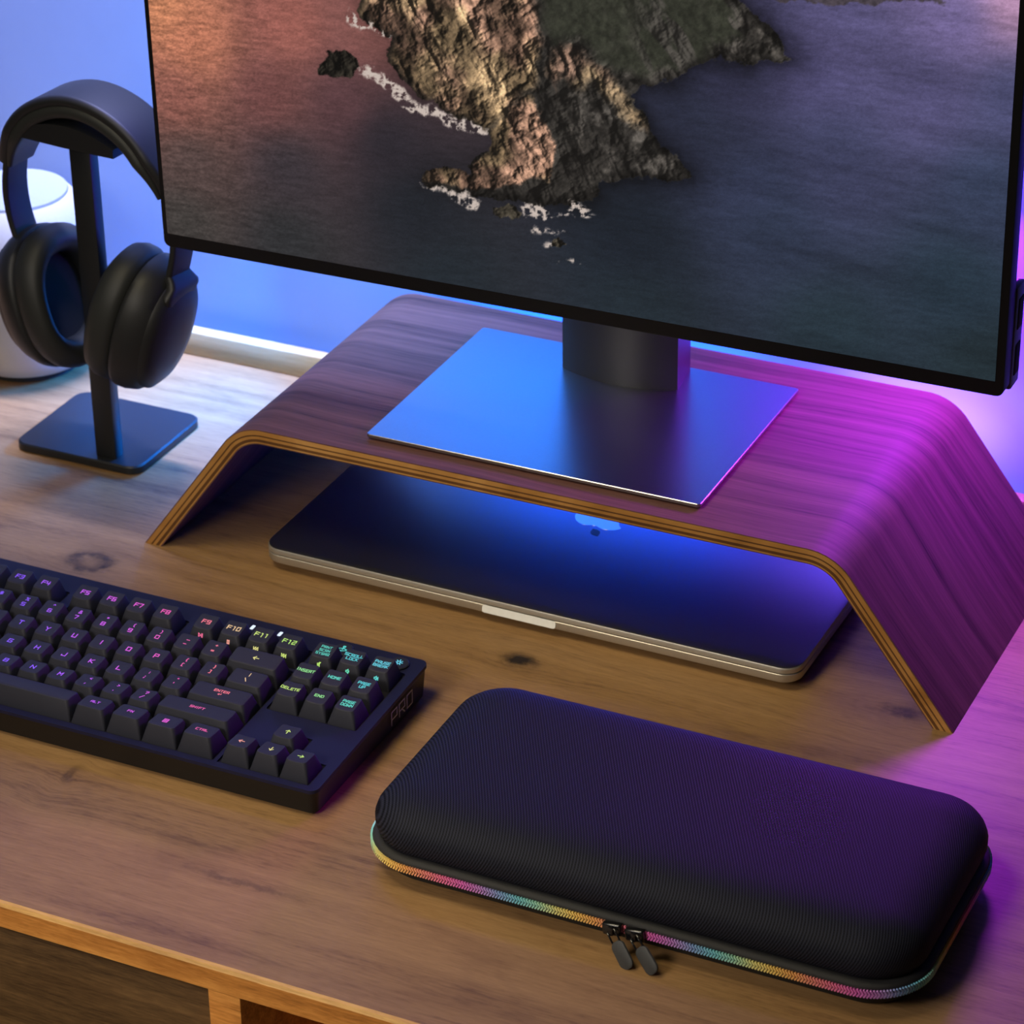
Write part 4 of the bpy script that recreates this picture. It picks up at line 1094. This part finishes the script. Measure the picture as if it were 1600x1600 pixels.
# soft warm room lamp, then warm fills added for desk front and centre
area('room_lamp', (-0.30, -1.5, 1.1), (0.28, -0.15, 0.0), 0.8, 0.5, 4.3, (1.0, 0.92, 0.80))
area('desk_front_fill', (0.10, -0.95, 0.55), (0.25, -0.3, 0.0), 0.3, 0.2, 0.95, (1.0, 0.90, 0.78), 90)  # unseen fill added to brighten case, zip and desk edge
area('desk_centre_fill', (0.02, -0.42, 1.00), (0.30, -0.06, 0.0), 0.35, 0.35, 0.75, (1.0, 0.86, 0.56), 60)  # unseen warm fill added to brighten the middle of the desktop
# coloured lamps behind the monitor, with unseen ones added for wall, lid and keyboard
area('blue_wall_wash', (-0.28, 0.20, 0.85), (-0.28, 0.272, 0.1), 0.7, 0.04, 4.8, (0.56, 0.60, 1.0), 50)  # unseen overhead wash, added to turn the left wall blue
area('blue_back_lamp', (0.12, 0.17, 0.24), (0.10, 0.272, 0.16), 0.28, 0.12, 1.1, (0.02, 0.38, 1.0))
area('violet_back_lamp', (0.46, 0.17, 0.24), (0.50, 0.272, 0.14), 0.22, 0.12, 0.80, (0.20, 0.07, 1.0))
area('blue_low_fill', (0.22, 0.232, 0.05), (0.22, 0.272, 0.055), 0.20, 0.03, 0.60, (0.0, 0.10, 1.0))  # added behind the riser so the laptop lid picks up blue
area('violet_low_fill', (0.43, 0.232, 0.05), (0.43, 0.272, 0.055), 0.10, 0.03, 0.24, (0.36, 0.16, 1.0))  # violet twin of the low fill, also added and unseen
area('blue_desk_spill', (-0.015, 0.236, 0.11), (-0.10, 0.155, 0.0), 0.06, 0.02, 0.85, (0.0, 0.20, 1.0), 110)
area('magenta_lamp', (0.47, 0.235, 0.23), (0.43, 0.15, 0.09), 0.12, 0.03, 1.6, (0.48, 0.03, 1.0))
area('blue_top_fill', (0.1, 0.20, 0.75), (0.2, -0.1, 0.0), 0.6, 0.05, 2.0, (0.0, 0.0, 1.0))  # added above the monitor to bring blue onto keyboard and case

w = bpy.data.worlds.new('room'); bpy.context.scene.world = w; w.use_nodes = True
w.node_tree.nodes['Background'].inputs[0].default_value = (0.80, 0.78, 0.80, 1)
w.node_tree.nodes['Background'].inputs[1].default_value = WORLD

# ------------------------------------------------------------------ camera
cam = bpy.data.cameras.new('camera'); co2 = link(bpy.data.objects.new('camera', cam))
cam.sensor_fit = 'HORIZONTAL'; cam.sensor_width = 36.0; cam.lens = 4632.69 / 1600 * 36.0
cam.clip_start = 0.05
yaw, pit, rol = -0.4477, 0.5082, -0.0131
fw = Vector((math.sin(yaw) * math.cos(pit), math.cos(yaw) * math.cos(pit), -math.sin(pit)))
rt = fw.cross(Vector((0, 0, 1))).normalized(); up = rt.cross(fw)
r2 = rt * math.cos(rol) + up * math.sin(rol); u2 = up * math.cos(rol) - rt * math.sin(rol)
co2.matrix_world = Matrix(((r2.x, u2.x, -fw.x, 0.9280), (r2.y, u2.y, -fw.y, -1.3802), (r2.z, u2.z, -fw.z, 0.9330), (0, 0, 0, 1)))
cam.dof.use_dof = True; cam.dof.focus_distance = 1.62; cam.dof.aperture_fstop = 18.0
bpy.context.scene.camera = co2
vs = bpy.context.scene.view_settings
vs.view_transform = 'Standard'; vs.look = 'None'; vs.exposure = 0.0; vs.gamma = 1.0; vs.use_curve_mapping = False
